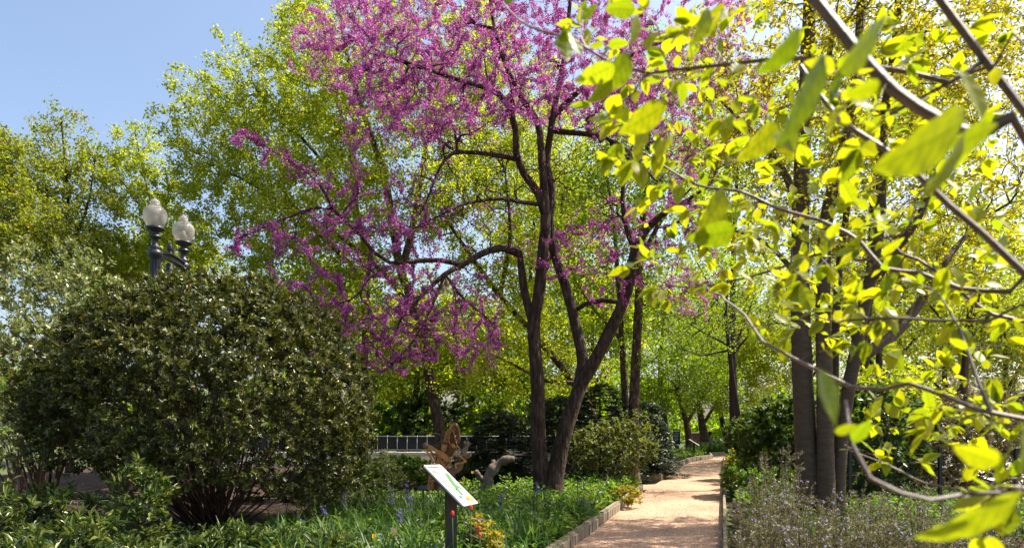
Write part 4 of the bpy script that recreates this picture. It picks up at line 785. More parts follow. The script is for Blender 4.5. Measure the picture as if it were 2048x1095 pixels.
for i, (px, py, d, lab) in enumerate([(782, 975, 10.2, 'violet bluebell spike left of the sculpture, in front of the green mound'), (813, 962, 10.6, 'tallest violet bluebell spike left of the tilted sign'), (822, 990, 9.6, 'violet bluebell spike nearest the small dark label'), (798, 1012, 8.9, 'violet bluebell spike below the small dark label'), (950, 1030, 8.2, 'violet bluebell spike just right of the sign post'), (962, 1036, 8.3, 'violet bluebell spike beside the yellow-green sprig'), (1003, 992, 9.5, 'lone violet bluebell spike right of the driftwood'), (758, 1068, 7.4, 'violet bluebell spike left of the tulip'), (872, 1090, 7.0, 'violet bluebell spike at the bottom edge beside the sign post'), (646, 1010, 9.4, 'violet bluebell spike under the right skirt of the evergreen'), (605, 1040, 9.0, 'violet bluebell spike beside the evergreen stems'), (690, 985, 10.4, 'violet bluebell spike beside the silvery shrub'), (1075, 962, 11.5, 'violet bluebell spike in front of the redbud base')]):
    spike(px, py, d, lab, 520 + i)
def petal_cup(name, lab, px, py, d, s, mat, seed, n=6, down=False, cat='flower', group=None):
    r = rng(seed); top = P(px, py, d); root = thing(name, lab, cat, (top[0], top[1], .05), group); b = np.array([top[0] + r.normal() * .05, top[1], .05])
    mb = MB(); mb.tube([b, (b + top) / 2 + r.normal(size=3) * .015, top - [0, 0, s * .4]], [.006, .005, .004], 6); mb.build('stem', M['strap'], root, True)
    for k in range(n):
        a = k * 6.283 / n; u = np.array([math.cos(a), math.sin(a), 0]); V = []; Fs = []
        rows = [(-.45, .06, .12), (-.25, .30, .42), (.05, .40, .46), (.35, .36, .34), (.62, .50, .03)]
        for z, rr, w in rows:
            if down: z = -z
            c = top + u * rr * s + np.array([0, 0, z * s]); sd = np.array([-u[1], u[0], 0]) * w * s * .5; V += [c - sd - u * .04 * s, c, c + sd - u * .04 * s]
        for i in range(len(rows) - 1):
            for j in range(2): Fs.append((3 * i + j, 3 * i + j + 1, 3 * i + 4 + j, 3 * i + 3 + j))
        part('petal', V, Fs, M[mat], root, True)
petal_cup('tulip', 'yellow and white tulip in the strap leaves left of the tilted sign', 788, 1063, 6.9, .085, 'tulip_petal', 541)
for i, (px, py, d, lab) in enumerate([(905, 1024, 6.7, 'red columbine flower in front of the sign post'), (942, 1012, 6.8, 'red columbine flower hanging at the lower corner of the tilted sign'), (958, 1054, 6.9, 'red columbine flower beside the yellow-green sprig'), (960, 1068, 6.9, 'small red columbine flower under the other red flower by the rope')]):
    petal_cup('columbine', lab, px, py, d, .045, 'red_petal', 545 + i, 5, True, group='red columbines')
for i, (px, py, d, lab) in enumerate([(748, 1072, 7.2, 'small orange-yellow flower left of the tulip'), (945, 944, 13.0, 'yellow flower beside the driftwood stump')]):
    petal_cup('yellow_flower', lab, px, py, d, .05, 'yellow_petal', 551 + i, 6)
b = G(965, 0, 7.3, .05); shrub('sprig_plant', 'yellow-green leafy sprig behind the rope hook', b, [(b[0], b[1], .5, .13, .12, .14), (b[0] + .12, b[1], .36, .12, .12, .12)], 555, 60, 520, 'gold', stems=5, size=(.05, .035), whorl=4, stem_r=.004, cat='plant', stem_h=.8)
b = G(1250, 0, 13.2, .06); shrub('golden_mound', 'small rounded golden-leaved mound at the near kerb', b, [(b[0], b[1], .2, .33, .3, .22)], 556, 260, 3600, 'gold', stems=10, size=(.04, .022), whorl=5, stem_r=.004, cat='plant', stem_h=.4)
b = G(1165, 0, 10.7, .06); shrub('silver_tuft', 'small grey-green feathery tuft beside the near kerb', b, [(b[0], b[1], .22, .16, .16, .24)], 557, 120, 2600, 'silver', stems=9, size=(.03, .006), whorl=8, stem_r=.003, cat='plant', stem_h=.7)
# pointed-leaved plants at the bottom left
PL = [(40, 7.6, .75, .95, 'pointed-leaf plant at the left edge under the evergreen'), (150, 6.5, .55, .72, 'pointed-leaf plant with pale tips at the bottom left'), (275, 7.2, .32, 1.2, 'tall pointed-leaf plant on a bare stem in front of the dark evergreen stems'), (235, 6.3, .5, .5, 'low pointed-leaf plant at the bottom edge, left of the evergreen stems'), (30, 6.0, .5, .55, 'pointed-leaf plant in the bottom left corner'), (375, 6.9, .42, .42, 'low pointed-leaf plant right under the evergreen stems'), (470, 7.2, .5, .5, 'low dark leafy plant right of the evergreen stems'), (105, 7.9, .6, .9, 'leafy plant behind the pale-tipped one at the left'), (580, 7.6, .6, .42, 'low yellow-green leafy plant at the foot of the evergreen, right side'), (660, 7.2, .45, .4, 'low leafy plant left of the tulip')]
for i, (px, d, rx, h, lab) in enumerate(PL):
    b = G(px, 0, d, .05); shrub('leafy_perennial', lab, b, [(b[0], b[1], h * .55, rx, rx * .8, h * .45)], 560 + i, 130, 1250, 'perennial', stems=9, size=(.10, .028), tmpl=LF, whorl=6, stem_r=.006, up=.7, tip=.002, cat='plant', stem_h=.75, group='pointed-leaf plants at the lower left', spread=.02)
# fern beside the redbud base
b = G(1055, 0, 13.6, .06); root = thing('fern', 'dry yellowish fern at the left foot of the redbud', 'fern', b); r = rng(580)
for k in range(9):
    a = r.uniform(0, 6.283); L_ = r.uniform(.35, .55); t = np.linspace(0, 1, 14); d = np.array([math.cos(a), math.sin(a), 0]); pts = b + d * (t * L_)[:, None] + np.array([0, 0, 1]) * (L_ * (1.0 * t - .75 * t * t))[:, None]
    q = np.repeat(pts[1:], 2, 0); sd = np.cross(d, [0, 0, 1.]); A = np.tile(np.stack([sd, -sd]), (13, 1)) + d * .4; V, f = cloud(q, A, np.tile([[0, 0, 1.]], (26, 1)), np.repeat(.13 * (1 - t[1:]) + .02, 2), .03, RH); part('frond', V, [f], M['fern_leaf'], root, False, 'stuff')
# fallen leaves and petals
r = rng(590); n = 900; y = r.uniform(5, 33, n); x = xl(y) + (xr(y) - xl(y)) * np.clip(r.beta(.7, .7, n), .02, .98); V, f = cloud(np.stack([x, y, np.full(n, .008)], 1), np.stack([r.normal(size=n), r.normal(size=n), r.normal(size=n) * .1], 1), np.tile([[0, 0, 1.]], (n, 1)), r.uniform(.015, .05, n), r.uniform(.01, .03, n), RH)
tag(part('leaf_litter', V, [f], M['fern_leaf']), 'dry leaf litter scattered over the gravel path', 'leaf litter', kind='stuff')

# ------------------------------------------------------------------ twin-globe lamp post
def glass_mat():
    m, nt, o = newmat('frosted_globe_glass'); L = nt.links.new
    b = nt.nodes.new('ShaderNodeBsdfPrincipled'); b.inputs['Base Color'].default_value = (.50, .48, .44, 1); b.inputs['Roughness'].default_value = .22; b.inputs['Specular IOR Level'].default_value = .6
    t = nt.nodes.new('ShaderNodeBsdfTranslucent'); t.inputs[0].default_value = (.52, .50, .45, 1); tr = nt.nodes.new('ShaderNodeBsdfTransparent')
    m1 = nt.nodes.new('ShaderNodeMixShader'); m1.inputs[0].default_value = .5; m2 = nt.nodes.new('ShaderNodeMixShader'); m2.inputs[0].default_value = .36
    L(b.outputs[0], m1.inputs[1]); L(t.outputs[0], m1.inputs[2]); L(m1.outputs[0], m2.inputs[1]); L(tr.outputs[0], m2.inputs[2]); L(m2.outputs[0], o.inputs[0]); return m
M['globe'] = glass_mat()
M['ballast'] = plain('pale_lamp_socket', (.5, .42, .34), rough=.5)
def lamp():
    a = P(310, 850, 12.0); b = P(367, 850, 12.95); c = (a + b) / 2; c[2] = 0
    root = thing('lamp_post', 'black cast-iron twin-globe street lamp rising behind the evergreen shrub', 'street lamp', c)
    za = P(310, 458, 12.0)[2]                # height of the globe seats
    MB().lathe(c, [(.26, 0), (.26, .1), (.22, .16), (.21, .5), (.17, .6), (.14, .9), (.115, 1.0), (.10, 1.2), (.085, za - 1.25), (.075, za - .98), (.11, za - .95), (.11, za - .9), (.07, za - .86), (.065, za - .5)], 16).build('shaft', M['lamp_iron'], root, True)
    d = (b - a); d[2] = 0; L_ = np.linalg.norm(d); u = d / L_; n = np.array([-u[1], u[0], 0]); zt = za - .42
    def q(t, z): return c + u * t + np.array([0, 0, z])
    top = [q(t, zt - .10 * (2 * t / L_) ** 2 * 0 + .06 * math.cos(t / L_ * math.pi)) for t in np.linspace(-L_ / 2, L_ / 2, 13)]; low = [q(t, zt - .07 + .05 * math.cos(t / L_ * math.pi) - .0) for t in np.linspace(L_ / 2, -L_ / 2, 13)]
    arm = MB().prism(top + low, n * .11); arm.prism([p + np.array([0, 0, .025]) for p in top] + [p + np.array([0, 0, .003]) for p in top[::-1]], n * .17); arm.build('crossarm', M['lamp_iron'], root)
    for s in (-1, 1):                        # scroll brackets under the arm
        pts = []
        for k in range(26):
            t = k / 25; rr = .17 * (1 - .8 * t); an = math.pi * .5 + s * t * 3.6 * math.pi * .5; pts.append(q(s * (.20 + rr * math.cos(an) * .9), zt - .26 + rr * math.sin(an)))
        MB().tube(pts, [.022 - .008 * k / 25 for k in range(26)], 7).build('scroll_bracket', M['lamp_iron'], root, True)
    MB().lathe(q(0, zt + .07), [(.05, 0), (.075, .02), (.075, .035), (.035, .05), (.05, .09), (.062, .13), (.05, .18), (.02, .23), (.004, .25)], 14).build('finial', M['lamp_iron'], root, True)
    for s, p in ((-1, a), (1, b)):
        z0 = za - .42; cc = np.array([p[0], p[1], z0])
        MB().lathe(cc, [(.085, -.62), (.10, -.60), (.105, -.56), (.075, -.52), (.072, -.12), (.10, -.08), (.125, -.03), (.125, .03), (.085, .05), (.11, .085), (.11, .10), (.055, .14), (.05, .24), (.105, .27), (.105, .295), (.06, .325), (.058, .36), (.13, .40), (.15, .425), (.15, .45), (.0, .45)], 18).build('globe_holder', M['lamp_iron'], root, True)
        fl = MB()
        for k in range(10): t = k * .6283; fl.box((cc[0] + .074 * math.cos(t), cc[1] + .074 * math.sin(t), cc[2] - .32), (.014, .02, .38), t)
        fl.build('fluting', M['lamp_iron'], root)
        gp = [(.125, .452), (.155, .52), (.182, .60), (.195, .68), (.196, .74), (.185, .80), (.16, .855), (.12, .895), (.085, .912), (.08, .918), (.10, .925), (.10, .935), (.072, .95), (.085, .985), (.08, 1.02), (.05, 1.05), (.022, 1.07), (.012, 1.10), (.003, 1.105)]
        g = MB().lathe(cc, [(a_, .452 + (b_ - .452) * .80) for a_, b_ in gp], 28).build('globe', M['globe'], root, True)
        MB().lathe(cc, [(.06, .455), (.06, .58), (.045, .60), (.03, .66), (.0, .67)], 12).build('lamp_socket', M['ballast'], g, True)
lamp()

# ------------------------------------------------------------------ tilted reading sign in the bed
def print_mat():
    """white board with faint grey lines of text, printed"""
    return plain('white_sign_face', (.50, .50, .485), rough=.35, var=.05)
M['sign_face'] = print_mat()
M['ink'] = plain('grey_ink', (.10, .10, .10), rough=.5); M['ink_green'] = plain('green_ink', (.05, .16, .05), rough=.5); M['ink_blue'] = plain('pale_blue_ink', (.22, .36, .52), rough=.5); M['ink_orange'] = plain('orange_ink', (.58, .2, .05), rough=.5); M['ink_red'] = plain('red_ink', (.5, .08, .06), rough=.5)
def reading_sign():
    A = P(847, 929, 6.95); B = P(881, 928, 7.42); C = P(957, 1005, 7.30); D = P(928, 1011, 6.85)   # corners: top near, top far, low far, low near
    e1 = (D - A + C - B) / 2; e2 = (B - A + C - D) / 2; O = (A + B + C + D) / 4; nn = np.cross(e2, e1); nn /= np.linalg.norm(nn)
    if nn[2] < 0: nn = -nn
    g = O - e1 * .02; root = thing('reading_sign', 'white tilted reading sign with a green insect drawing on a dark post', 'sign', (g[0], g[1], 0))
    def pt(s, t, h=0): return O + e1 * (s - .5) + e2 * (t - .5) + nn * h
    cor = [(.02, 0), (.98, 0), (1, .03), (1, .97), (.98, 1), (.02, 1), (0, .97), (0, .03)]
    pb = MB().prism([pt(s, t, -.008) for s, t in cor], nn * .016).build('panel', M['sign_face'], root)
    MB().prism([pt(s * .96 + .02, t * .96 + .02, -.026) for s, t in cor], nn * .018).build('backing', M['iron'], root)
    r = rng(600)
    def pr(name, poly, mat, h): MB().prism([pt(s, t, h) for s, t in poly], nn * .0012).build(name, M[mat], pb)
    pr('heading', [(.05, .08), (.085, .08), (.085, .72), (.05, .72)], 'ink', .0022)
    tx = MB()
    for k in range(17):
        s = .12 + .031 * k; e = .42 + r.uniform(-.08, .04)
        if k % 6 == 5: continue
        tx.prism([pt(s, .07, .0022), pt(s + .015, .07, .0022), pt(s + .015, e, .0022), pt(s, e, .0022)], nn * .0012)
    tx.build('text_lines', M['ink'], pb, kind='stuff')
    gr = [(.22, .74), (.34, .62), (.46, .54), (.60, .48), (.76, .46), (.77, .54), (.64, .62), (.58, .66), (.66, .80), (.60, .84), (.50, .72), (.42, .78), (.28, .90), (.22, .86)]
    pr('insect_drawing', gr, 'ink_green', .0022)
    for k, (s0, t0, s1, t1) in enumerate([(.45, .66, .40, .52), (.52, .62, .50, .48), (.60, .6, .68, .72), (.36, .74, .28, .64), (.66, .56, .78, .60)]):
        w = .008; pr('insect_leg', [(s0, t0 - w), (s1, t1 - w), (s1 + .01, t1 + w), (s0 + .01, t0 + w)], 'ink_green', .0022)
    pr('blue_circle', [(.80 + .085 * math.cos(k * .4488), .30 + .17 * math.sin(k * .4488)) for k in range(14)], 'ink_blue', .0022)
    pr('blue_circle_mark', [(.77, .22), (.84, .24), (.83, .36), (.78, .38)], 'ink', .0042)
    pr('orange_box', [(.80, .60), (.93, .60), (.93, .90), (.80, .90)], 'ink_orange', .0022)
    pr('red_mark', [(.84, .52), (.89, .50), (.90, .57), (.85, .58)], 'ink_red', .0022)
    zt = g[2] - .05; MB().bar((g[0], g[1], -.1), (g[0], g[1], zt), .105, .105, (1, .3, 0)).build('post', M['iron'], root)
    MB().bar(pt(.3, .5, -.045), pt(.75, .5, -.045), .07, .03, nn).build('bracket', M['iron'], root)
reading_sign()

# small dark label on a stake beside the sculpture
def plant_label(px, py, d, lab, w, h, name='plant_label', tilt=.6, yaw=-.5, post=.03):
    c = P(px, py, d); root = thing(name, lab, 'sign', (c[0], c[1], 0)); u = np.array([math.cos(yaw), math.sin(yaw), 0]); v = np.array([-u[1] * math.cos(tilt), u[0] * math.cos(tilt), math.sin(tilt)]); nn = np.cross(u, v)
    MB().prism([c + u * s * w / 2 + v * t * h / 2 for s, t in ((-1, -1), (1, -1), (1, 1), (-1, 1))], nn * .012).build('panel', M['iron'], root)
    MB().bar((c[0], c[1], -.05), c - nn * .01, post, post, (1, 0, 0)).build('stake', M['iron'], root); return root, c, u, v, nn
plant_label(846, 974, 12.4, 'small black label on a stake left of the wooden mantis', .19, .12)

# ------------------------------------------------------------------ wooden mantis sculpture
def mantis():
    d0 = 16.0
    def z(x, y, dd=0.0): return P(820 + x / 5.7625, 830 + y / 5.7625, d0 + dd)     # from the enlarged view of the photo
    base = z(300, 900); base[2] = 0; root = thing('mantis_sculpture', 'golden wooden praying mantis sculpture perched on driftwood behind the tilted sign', 'sculpture', base)
    ext = np.array([.02, .13, 0])
    def plank(name, poly, mat='wood', dd=0.0, th=1.0, parent=None): return MB().prism([z(x, y, dd) for x, y in poly], ext * th).build(name, M[mat], parent or root)
    ab = plank('abdomen', [(205, 845), (225, 690), (262, 600), (315, 520), (362, 400), (372, 335), (405, 315), (440, 320), (425, 390), (385, 470), (345, 560), (300, 650), (272, 730), (268, 850), (235, 862)])
    for k in range(4): y = 640 + 45 * k; MB().bar(z(228 - 4 * k, y + 10, -.13), z(285 - 9 * k, y, -.13), .012, .02).build('segment_ridge', M['dark_wood'], ab)
    th = plank('thorax', [(392, 330), (402, 250), (425, 185), (455, 150), (497, 150), (505, 170), (478, 200), (455, 250), (446, 300), (438, 335)])
    for k in range(5): y = 175 + 33 * k; MB().bar(z(438 - 10 * k, y - 6, -.13), z(480 - 10 * k, y + 4, -.13), .012, .018).build('segment_ridge', M['dark_wood'], th)
    hd = plank('head', [(458, 140), (465, 105), (490, 88), (530, 85), (545, 105), (556, 140), (540, 155), (515, 150), (490, 155)])
    MB().lathe(z(520, 128, -.1), [(.0, -.05), (.04, -.03), (.05, 0), (.04, .03), (0, .05)], 10).build('eye', M['dark_wood'], hd, True)
    plank('face', [(530, 105), (548, 110), (572, 190), (577, 280), (562, 322), (545, 290), (535, 220), (528, 160)], 'dark_wood', -.03, .8)
    plank('chest', [(455, 250), (480, 195), (505, 200), (520, 290), (545, 360), (525, 415), (500, 440), (470, 480), (430, 470), (410, 410), (440, 340)], 'dark_wood', .02, .9)
    plank('breast_plate', [(478, 330), (505, 325), (528, 365), (505, 380), (480, 360)], 'wood', -.12, .3)
    plank('belly_plate', [(400, 480), (470, 470), (490, 490), (450, 525), (420, 530)], 'wood', -.06, .6)
    plank('wing', [(205, 335), (240, 345), (300, 385), (365, 415), (430, 455), (440, 520), (425, 530), (370, 490), (310, 440), (250, 390), (215, 375)], 'wood', -.12, .25)
    def leg(name, pts, w=.05, dd=0.0, mat='wood'):
        mb = MB()
        for a, b in zip(pts[:-1], pts[1:]): mb.bar(z(*a, dd), z(*b, dd), w * .7, w * .85, w2=w * .5, h2=w * .6)
        return mb.build(name, M[mat], root)
    leg('hind_leg', [(180, 350), (205, 430), (240, 490), (268, 555)], .055, -.1); leg('hind_leg', [(205, 350), (255, 440), (285, 500), (312, 555)], .055, .1); leg('hind_leg', [(215, 395), (270, 440), (330, 480), (300, 560)], .045, .2)
    MB().lathe(z(182, 348, -.1), [(.02, -.07), (.07, -.03), (.075, .03), (.03, .07)], 8).build('hip_knob', M['drift'], root, True)
    leg('middle_leg', [(355, 520), (408, 612), (478, 530)], .045, -.1); leg('middle_leg', [(365, 510), (395, 600)], .04, .12)
    leg('fore_leg', [(512, 420), (580, 472), (650, 528), (590, 548), (524, 556), (532, 610)], .055, -.14); leg('fore_leg', [(540, 345), (575, 385), (612, 430)], .05, .1); leg('fore_leg', [(515, 455), (520, 520), (548, 560)], .04, .1, 'dark_wood')
    leg('throat_rib', [(500, 170), (515, 240), (530, 300), (545, 350)], .03, -.12); leg('throat_rib', [(455, 240), (448, 300), (465, 330)], .03, -.12)
    for pts in ([(400, 250), (330, 215), (240, 200), (170, 200), (130, 215)], [(395, 262), (300, 335), (265, 350)], [(440, 280), (360, 330), (290, 365)], [(390, 245), (300, 205), (210, 210), (175, 235)]):
        MB().tube([z(x, y, -.1) for x, y in pts], .008, 5).build('antenna', M['drift'], root, True)
    plank('foot_block', [(205, 850), (268, 850), (275, 985), (200, 985)], 'dark_wood', .05, .9)
mantis()
def driftwood(name, lab, chains, seed):
    r = rng(seed); b = chains[0][0][0].copy(); b[2] = 0; root = thing(name, lab, 'driftwood', b)
    for i, (pts, r0, r1) in enumerate(chains):
        q = crom(np.array(pts), .06); k = len(q); rr = (r0 + (r1 - r0) * np.linspace(0, 1, k)) * (1 + .16 * np.sin(np.arange(k) * 1.3 + i) + r.normal(size=k) * .10); q = q + r.normal(size=q.shape) * .008
        MB().tube(q, list(np.maximum(rr, .01)), 10).build('trunk' if i == 0 else 'limb', M['drift'], root, True)
def Zp(x, y, d): return P(820 + x / 5.7625, 830 + y / 5.7625, d)
driftwood('driftwood_log', 'grey driftwood branch carrying the wooden mantis, forked at its upper end', [([Zp(330, 1010, 15.6), Zp(380, 850, 15.8), Zp(440, 690, 16), Zp(500, 640, 16), Zp(560, 600, 16), Zp(590, 530, 16), Zp(605, 450, 16.05), Zp(640, 380, 16.1), Zp(685, 310, 16.1)], .15, .045), ([Zp(600, 500, 16), Zp(650, 480, 15.9), Zp(690, 455, 15.8)], .06, .05), ([Zp(640, 370, 16.1), Zp(630, 300, 16.15)], .035, .03)], 620)
driftwood('driftwood_stump', 'weathered driftwood stump with a curved arm right of the tilted sign', [([P(968, 1010, 13.2), P(972, 975, 13.2), P(980, 948, 13.2), P(992, 930, 13.2), P(1008, 919, 13.2), P(1030, 916, 13.2)], .15, .055), ([P(975, 965, 13.2), P(958, 952, 13.1), P(952, 942, 13.0)], .07, .05), ([P(968, 975, 13.2), P(945, 985, 13.0), P(925, 996, 12.8)], .06, .02), ([P(982, 945, 13.2), P(987, 930, 13.3), P(987, 920, 13.3)], .05, .04), ([P(974, 990, 13.2), P(976, 1005, 13.1), P(978, 1020, 13.0)], .10, .06)], 621)

# ------------------------------------------------------------------ rope on hooked iron stakes
stakes = [(909, 940, 1042, 1065, 6.9), (1068, 1089, 976, 995, 9.6), (1155, 1168, 955, 972, 11.8), (1205, 1216, 938, 952, 14.0)]
ends = []
lab_s = ['hooked iron rope stake beside the reading sign post', 'hooked iron rope stake in the middle of the bed', 'hooked iron rope stake in front of the redbud', 'hooked iron rope stake at the far end of the bed']
for i, (x0, x1, y0, y1, d) in enumerate(stakes):
    a = P(x0, y1, d); t = P((x0 + x1) / 2, y0, d); e = P(x1, y1, d); root = thing('rope_stake', lab_s[i], 'stake', (a[0], a[1], 0), 'hooked rope stakes'); w = (e[0] - a[0]) / 2
    arc = [(a[0], a[1], 0), (a[0], a[1], a[2] - .02)] + [((a[0] + e[0]) / 2 - w * math.cos(k * .314), a[1], a[2] + (t[2] - a[2]) * math.sin(k * .314)) for k in range(11)]
    MB().tube(arc, .008, 7).build('hook', M['iron'], root, True)
    MB().lathe(e - [0, 0, .03], [(.006, -.03), (.02, -.015), (.022, .01), (.008, .03)], 8).build('rope_knot', M['rope'], root, True); ends.append(e - np.array([0, 0, .02]))
for i in range(3):
    a, b = ends[i], ends[i + 1]; t = np.linspace(0, 1, 22)[:, None]; q = a * (1 - t) + b * t; q[:, 2] -= (.26, .2, .18)[i] * (4 * t * (1 - t))[:, 0]
    o = MB().tube(q, .012, 6).build('rope', M['rope'], None, True); tag(o, ['sagging dark rope from the sign post stake to the middle stake', 'sagging dark rope from the middle stake towards the redbud', 'sagging dark rope at the far end of the bed'][i], 'rope', 'barrier ropes')

# ------------------------------------------------------------------ fence and concrete seat wall behind
x0, x1, yf = -11.0, 3.0, 26.0
root = thing('screened_fence', 'grey steel fence with dark mesh screen behind the wooden mantis', 'fence', (x0, yf + .5, .58)); step = .385
for k in range(int((x1 - x0) / step) + 1): MB().tube([(x0 + k * step, yf + .5, .58), (x0 + k * step, yf + .5, 1.2)], .017, 6).build('fence_post', M['steel'], root, True)
for zz in (1.18, .66): MB().tube([(x0 - .05, yf + .5, zz), (x1 + .05, yf + .5, zz)], .018, 6).build('rail', M['steel'], root, True)
MB().box(((x0 + x1) / 2, yf + .56, .9), (x1 - x0, .02, .56)).build('mesh_screen', M['screen'], root)
wall = thing('seat_wall', 'low pale stepped concrete seat wall below the fence', 'wall', (x0, yf, 0)); L_ = 1.4
for k in range(int((x1 - x0) / L_)):
    x = x0 + (k + .5) * L_; MB().box((x, yf + .45, .505), (L_ - .015, .7, .13)).build('coping_slab', M['concrete'], wall); MB().box((x, yf + .32, .33), (L_ - .012, .5, .21)).build('wall_block', M['concrete'], wall); MB().box((x, yf + .1, .09), (L_ - .012, .7, .18)).build('step_block', M['concrete'], wall)
MB().box(((x0 + x1) / 2, yf + .45, .2), (x1 - x0 - .1, .4, .4)).build('core', M['screen'], wall)

# ------------------------------------------------------------------ things at the bend of the path
def big_sign(px, py, d, lab, w=.9, h=.6, yaw=1.27):
    root, c, u, v, nn = plant_label(px, py, d, lab, w, h, 'reading_sign', .55, yaw, .09)
    MB().prism([c + u * s * w * .47 + v * t * h * .46 + nn * .012 for s, t in ((-1, -1), (1, -1), (1, 1), (-1, 1))], nn * .006).build('sign_face', M['panel_board'], root)
big_sign(1388, 884, 32.6, 'dark tilted reading sign beside the kerb near the path bend')
big_sign(1341, 880, 29.5, 'small dark tilted reading sign among plants left of the path bend', .55, .4)
kc = G(1353, 0, 44, 0); root = thing('notice_board', 'upright navy notice board with pale lettering at the far end of the path', 'notice board', kc); w, h = .46, 1.02
zb = P(1353, 889, 44)[2]; MB().box((kc[0], kc[1], zb + h / 2), (w, .09, h)).build('board', M['navy'], root); MB().box((kc[0], kc[1], zb / 2), (w * .7, .07, max(zb, .05))).build('plinth', M['iron'], root); MB().box((kc[0], kc[1] - .055, zb + h - .12), (w * .8, .012, .09)).build('heading', M['white_print'], root)
for k in range(6): MB().box((kc[0] - .03, kc[1] - .052, zb + h - .28 - .09 * k), (w * (.72, .6, .7, .5, .66, .4)[k], .01, .028)).build('text_line', M['white_print'], root)
def boulder(px, d, s, lab, seed):
    c = G(px, 0, d, 0); r = rng(seed); n, m = 14, 9; V = [(c[0], c[1], c[2] - .1)]; V = []; Fs = []
    for i in range(m + 1):
        ph = math.pi * i / m
        for j in range(n):
            t = 2 * math.pi * j / n; k = 1 + .16 * math.sin(3 * t + 2 * ph + seed) + .12 * math.sin(5 * ph + t * 2) + r.normal() * .03; V.append((c[0] + s[0] * k * math.sin(ph) * math.cos(t), c[1] + s[1] * k * math.sin(ph) * math.sin(t), c[2] + s[2] * .5 + s[2] * .6 * k * math.cos(ph)))
    for i in range(m):
        for j in range(n): Fs.append((i * n + j, (i + 1) * n + j, (i + 1) * n + (j + 1) % n, i * n + (j + 1) % n))
    o = part('boulder', V, Fs, M['rock'], None, True); tag(o, lab, 'rock', 'boulders at the path bend')
boulder(1436, 42, (.75, .6, .55), 'wide grey boulder right of the grey trunk at the path bend', 3); boulder(1416, 43, (.55, .5, .7), 'dark boulder just behind the grey trunk at the path bend', 4); boulder(1398, 45, (.9, .5, .35), 'flat pale boulder between the two small path trees', 5)
bc = G(1420, 0, 38.5, 0); root = thing('path_light', 'thin dark path light on a pole beyond the path bend', 'path light', bc); MB().tube([bc, bc + [0, 0, 1.05]], .03, 8).build('pole', M['iron'], root, True); MB().lathe(bc + np.array([0, 0, 1.05]), [(.05, 0), (.09, .04), (.09, .16), (.13, .18), (.03, .25)], 12).build('lamp_head', M['iron'], root, True)
wc = G(1396, 0, 52, 0); root = thing('garden_wall', 'dull red garden wall glimpsed beyond the small path trees', 'wall', wc); MB().box((wc[0], wc[1], .55), (1.5, .25, .9)).build('wall_face', M['brick'], root); MB().box((wc[0], wc[1], 1.04), (1.6, .32, .08)).build('coping', M['concrete'], root)

# ------------------------------------------------------------------ wire fence at the right edge
fx = [P(1700, 850, 12.6), P(1880, 850, 12.3), P(2032, 850, 12.0), P(2200, 850, 11.7)]
root = thing('wire_fence', 'low wire-mesh fence on dark posts between the rosemary and the pale yard', 'fence', (fx[0][0], fx[0][1], 0))
for p in fx: MB().box((p[0], p[1], .6), (.05, .05, 1.2)).build('fence_post', M['iron'], root)
wires = MB()
for a, b in zip(fx[:-1], fx[1:]):
    for k in range(2): zz = (.15, 1.08)[k]; wires.tube([(a[0], a[1], zz), (b[0], b[1], zz)], .004, 4, False)
    n = int(np.linalg.norm((b - a)[:2]) / .07)
    for i in range(n):
        for s in (-1, 1):
            t0 = i / n; pts = []
            for k in range(2):
                t = t0 + s * k * .95 / np.linalg.norm((b - a)[:2]) * .6
                t = min(max(t, 0), 1); pts.append((a[0] + (b[0] - a[0]) * t, a[1] + (b[1] - a[1]) * t, .15 + k * .95))
            wires.tube(pts, .0022, 3, False)
wires.build('wire_mesh', M['rope'], root, kind='stuff')
for i, (hx, hd, hw, hh, mt, lab) in enumerate([(-9.5, 28.2, 1.7, 3.0, 'laurel', 'dark leafy shrub behind the fence, mostly hidden by the evergreen'), (-6.6, 28.6, 1.7, 2.7, 'lime_deep', 'light green shrub behind the fence beside the evergreen'), (-3.8, 28.4, 1.6, 2.9, 'laurel', 'dark leafy shrub behind the fence at the left of the birch trunk'), (-1.2, 28.9, 1.7, 3.0, 'lime_deep', 'light green shrub behind the fence right of the birch trunk'), (1.6, 28.5, 1.7, 2.8, 'laurel', 'dark leafy shrub behind the fence and the conifers')]):
    r = rng(660 + i); shrub('fence_shrub', lab, (hx, hd, .0), [(hx, hd, hh * .55, hw, 1.1, hh * .46)] + [(hx + r.normal() * hw * .5, hd + r.normal() * .3, hh * r.uniform(.5, .9), hw * .5, .7, hh * .25) for _ in range(3)], 650 + i, 400, 6000, mt, stems=12, size=(.15, .095), whorl=6, stem_r=.02, group='shrubs behind the fence', spread=.04)
# stuff that closes the far view: a wood too far to pick apart
r = rng(640); ps = []; n = 24000; x = r.uniform(-50, 70, n); y = 62 + r.uniform(0, 10, n); top = 5.0 + 2.2 * np.sin(x * .21) + 1.4 * np.sin(x * .53 + 1) + .8 * np.sin(x * 1.3); z_ = top * r.random(n) ** .75
V, f = cloud(np.stack([x, y, z_], 1), runit(r, n), runit(r, n), r.uniform(.45, .85, n), r.uniform(.32, .58, n), RH); tag(part('treeline', V, [f], M['lime_deep']), 'far-off mass of green wood closing the view', 'wood', kind='stuff')
n = 12000; x = r.uniform(20, 70, n); y = 55 + r.uniform(0, 5, n); top = 5.6 + 1.1 * np.sin(x * .4) + .9 * np.sin(x * 1.1); z_ = top * r.random(n) ** .7
V, f = cloud(np.stack([x, y, z_], 1), runit(r, n), runit(r, n), r.uniform(.4, .8, n), r.uniform(.08, .2, n), RH); tag(part('treeline', V, [f], M['far_brown']), 'far-off brownish budding wood at the right', 'wood', kind='stuff')
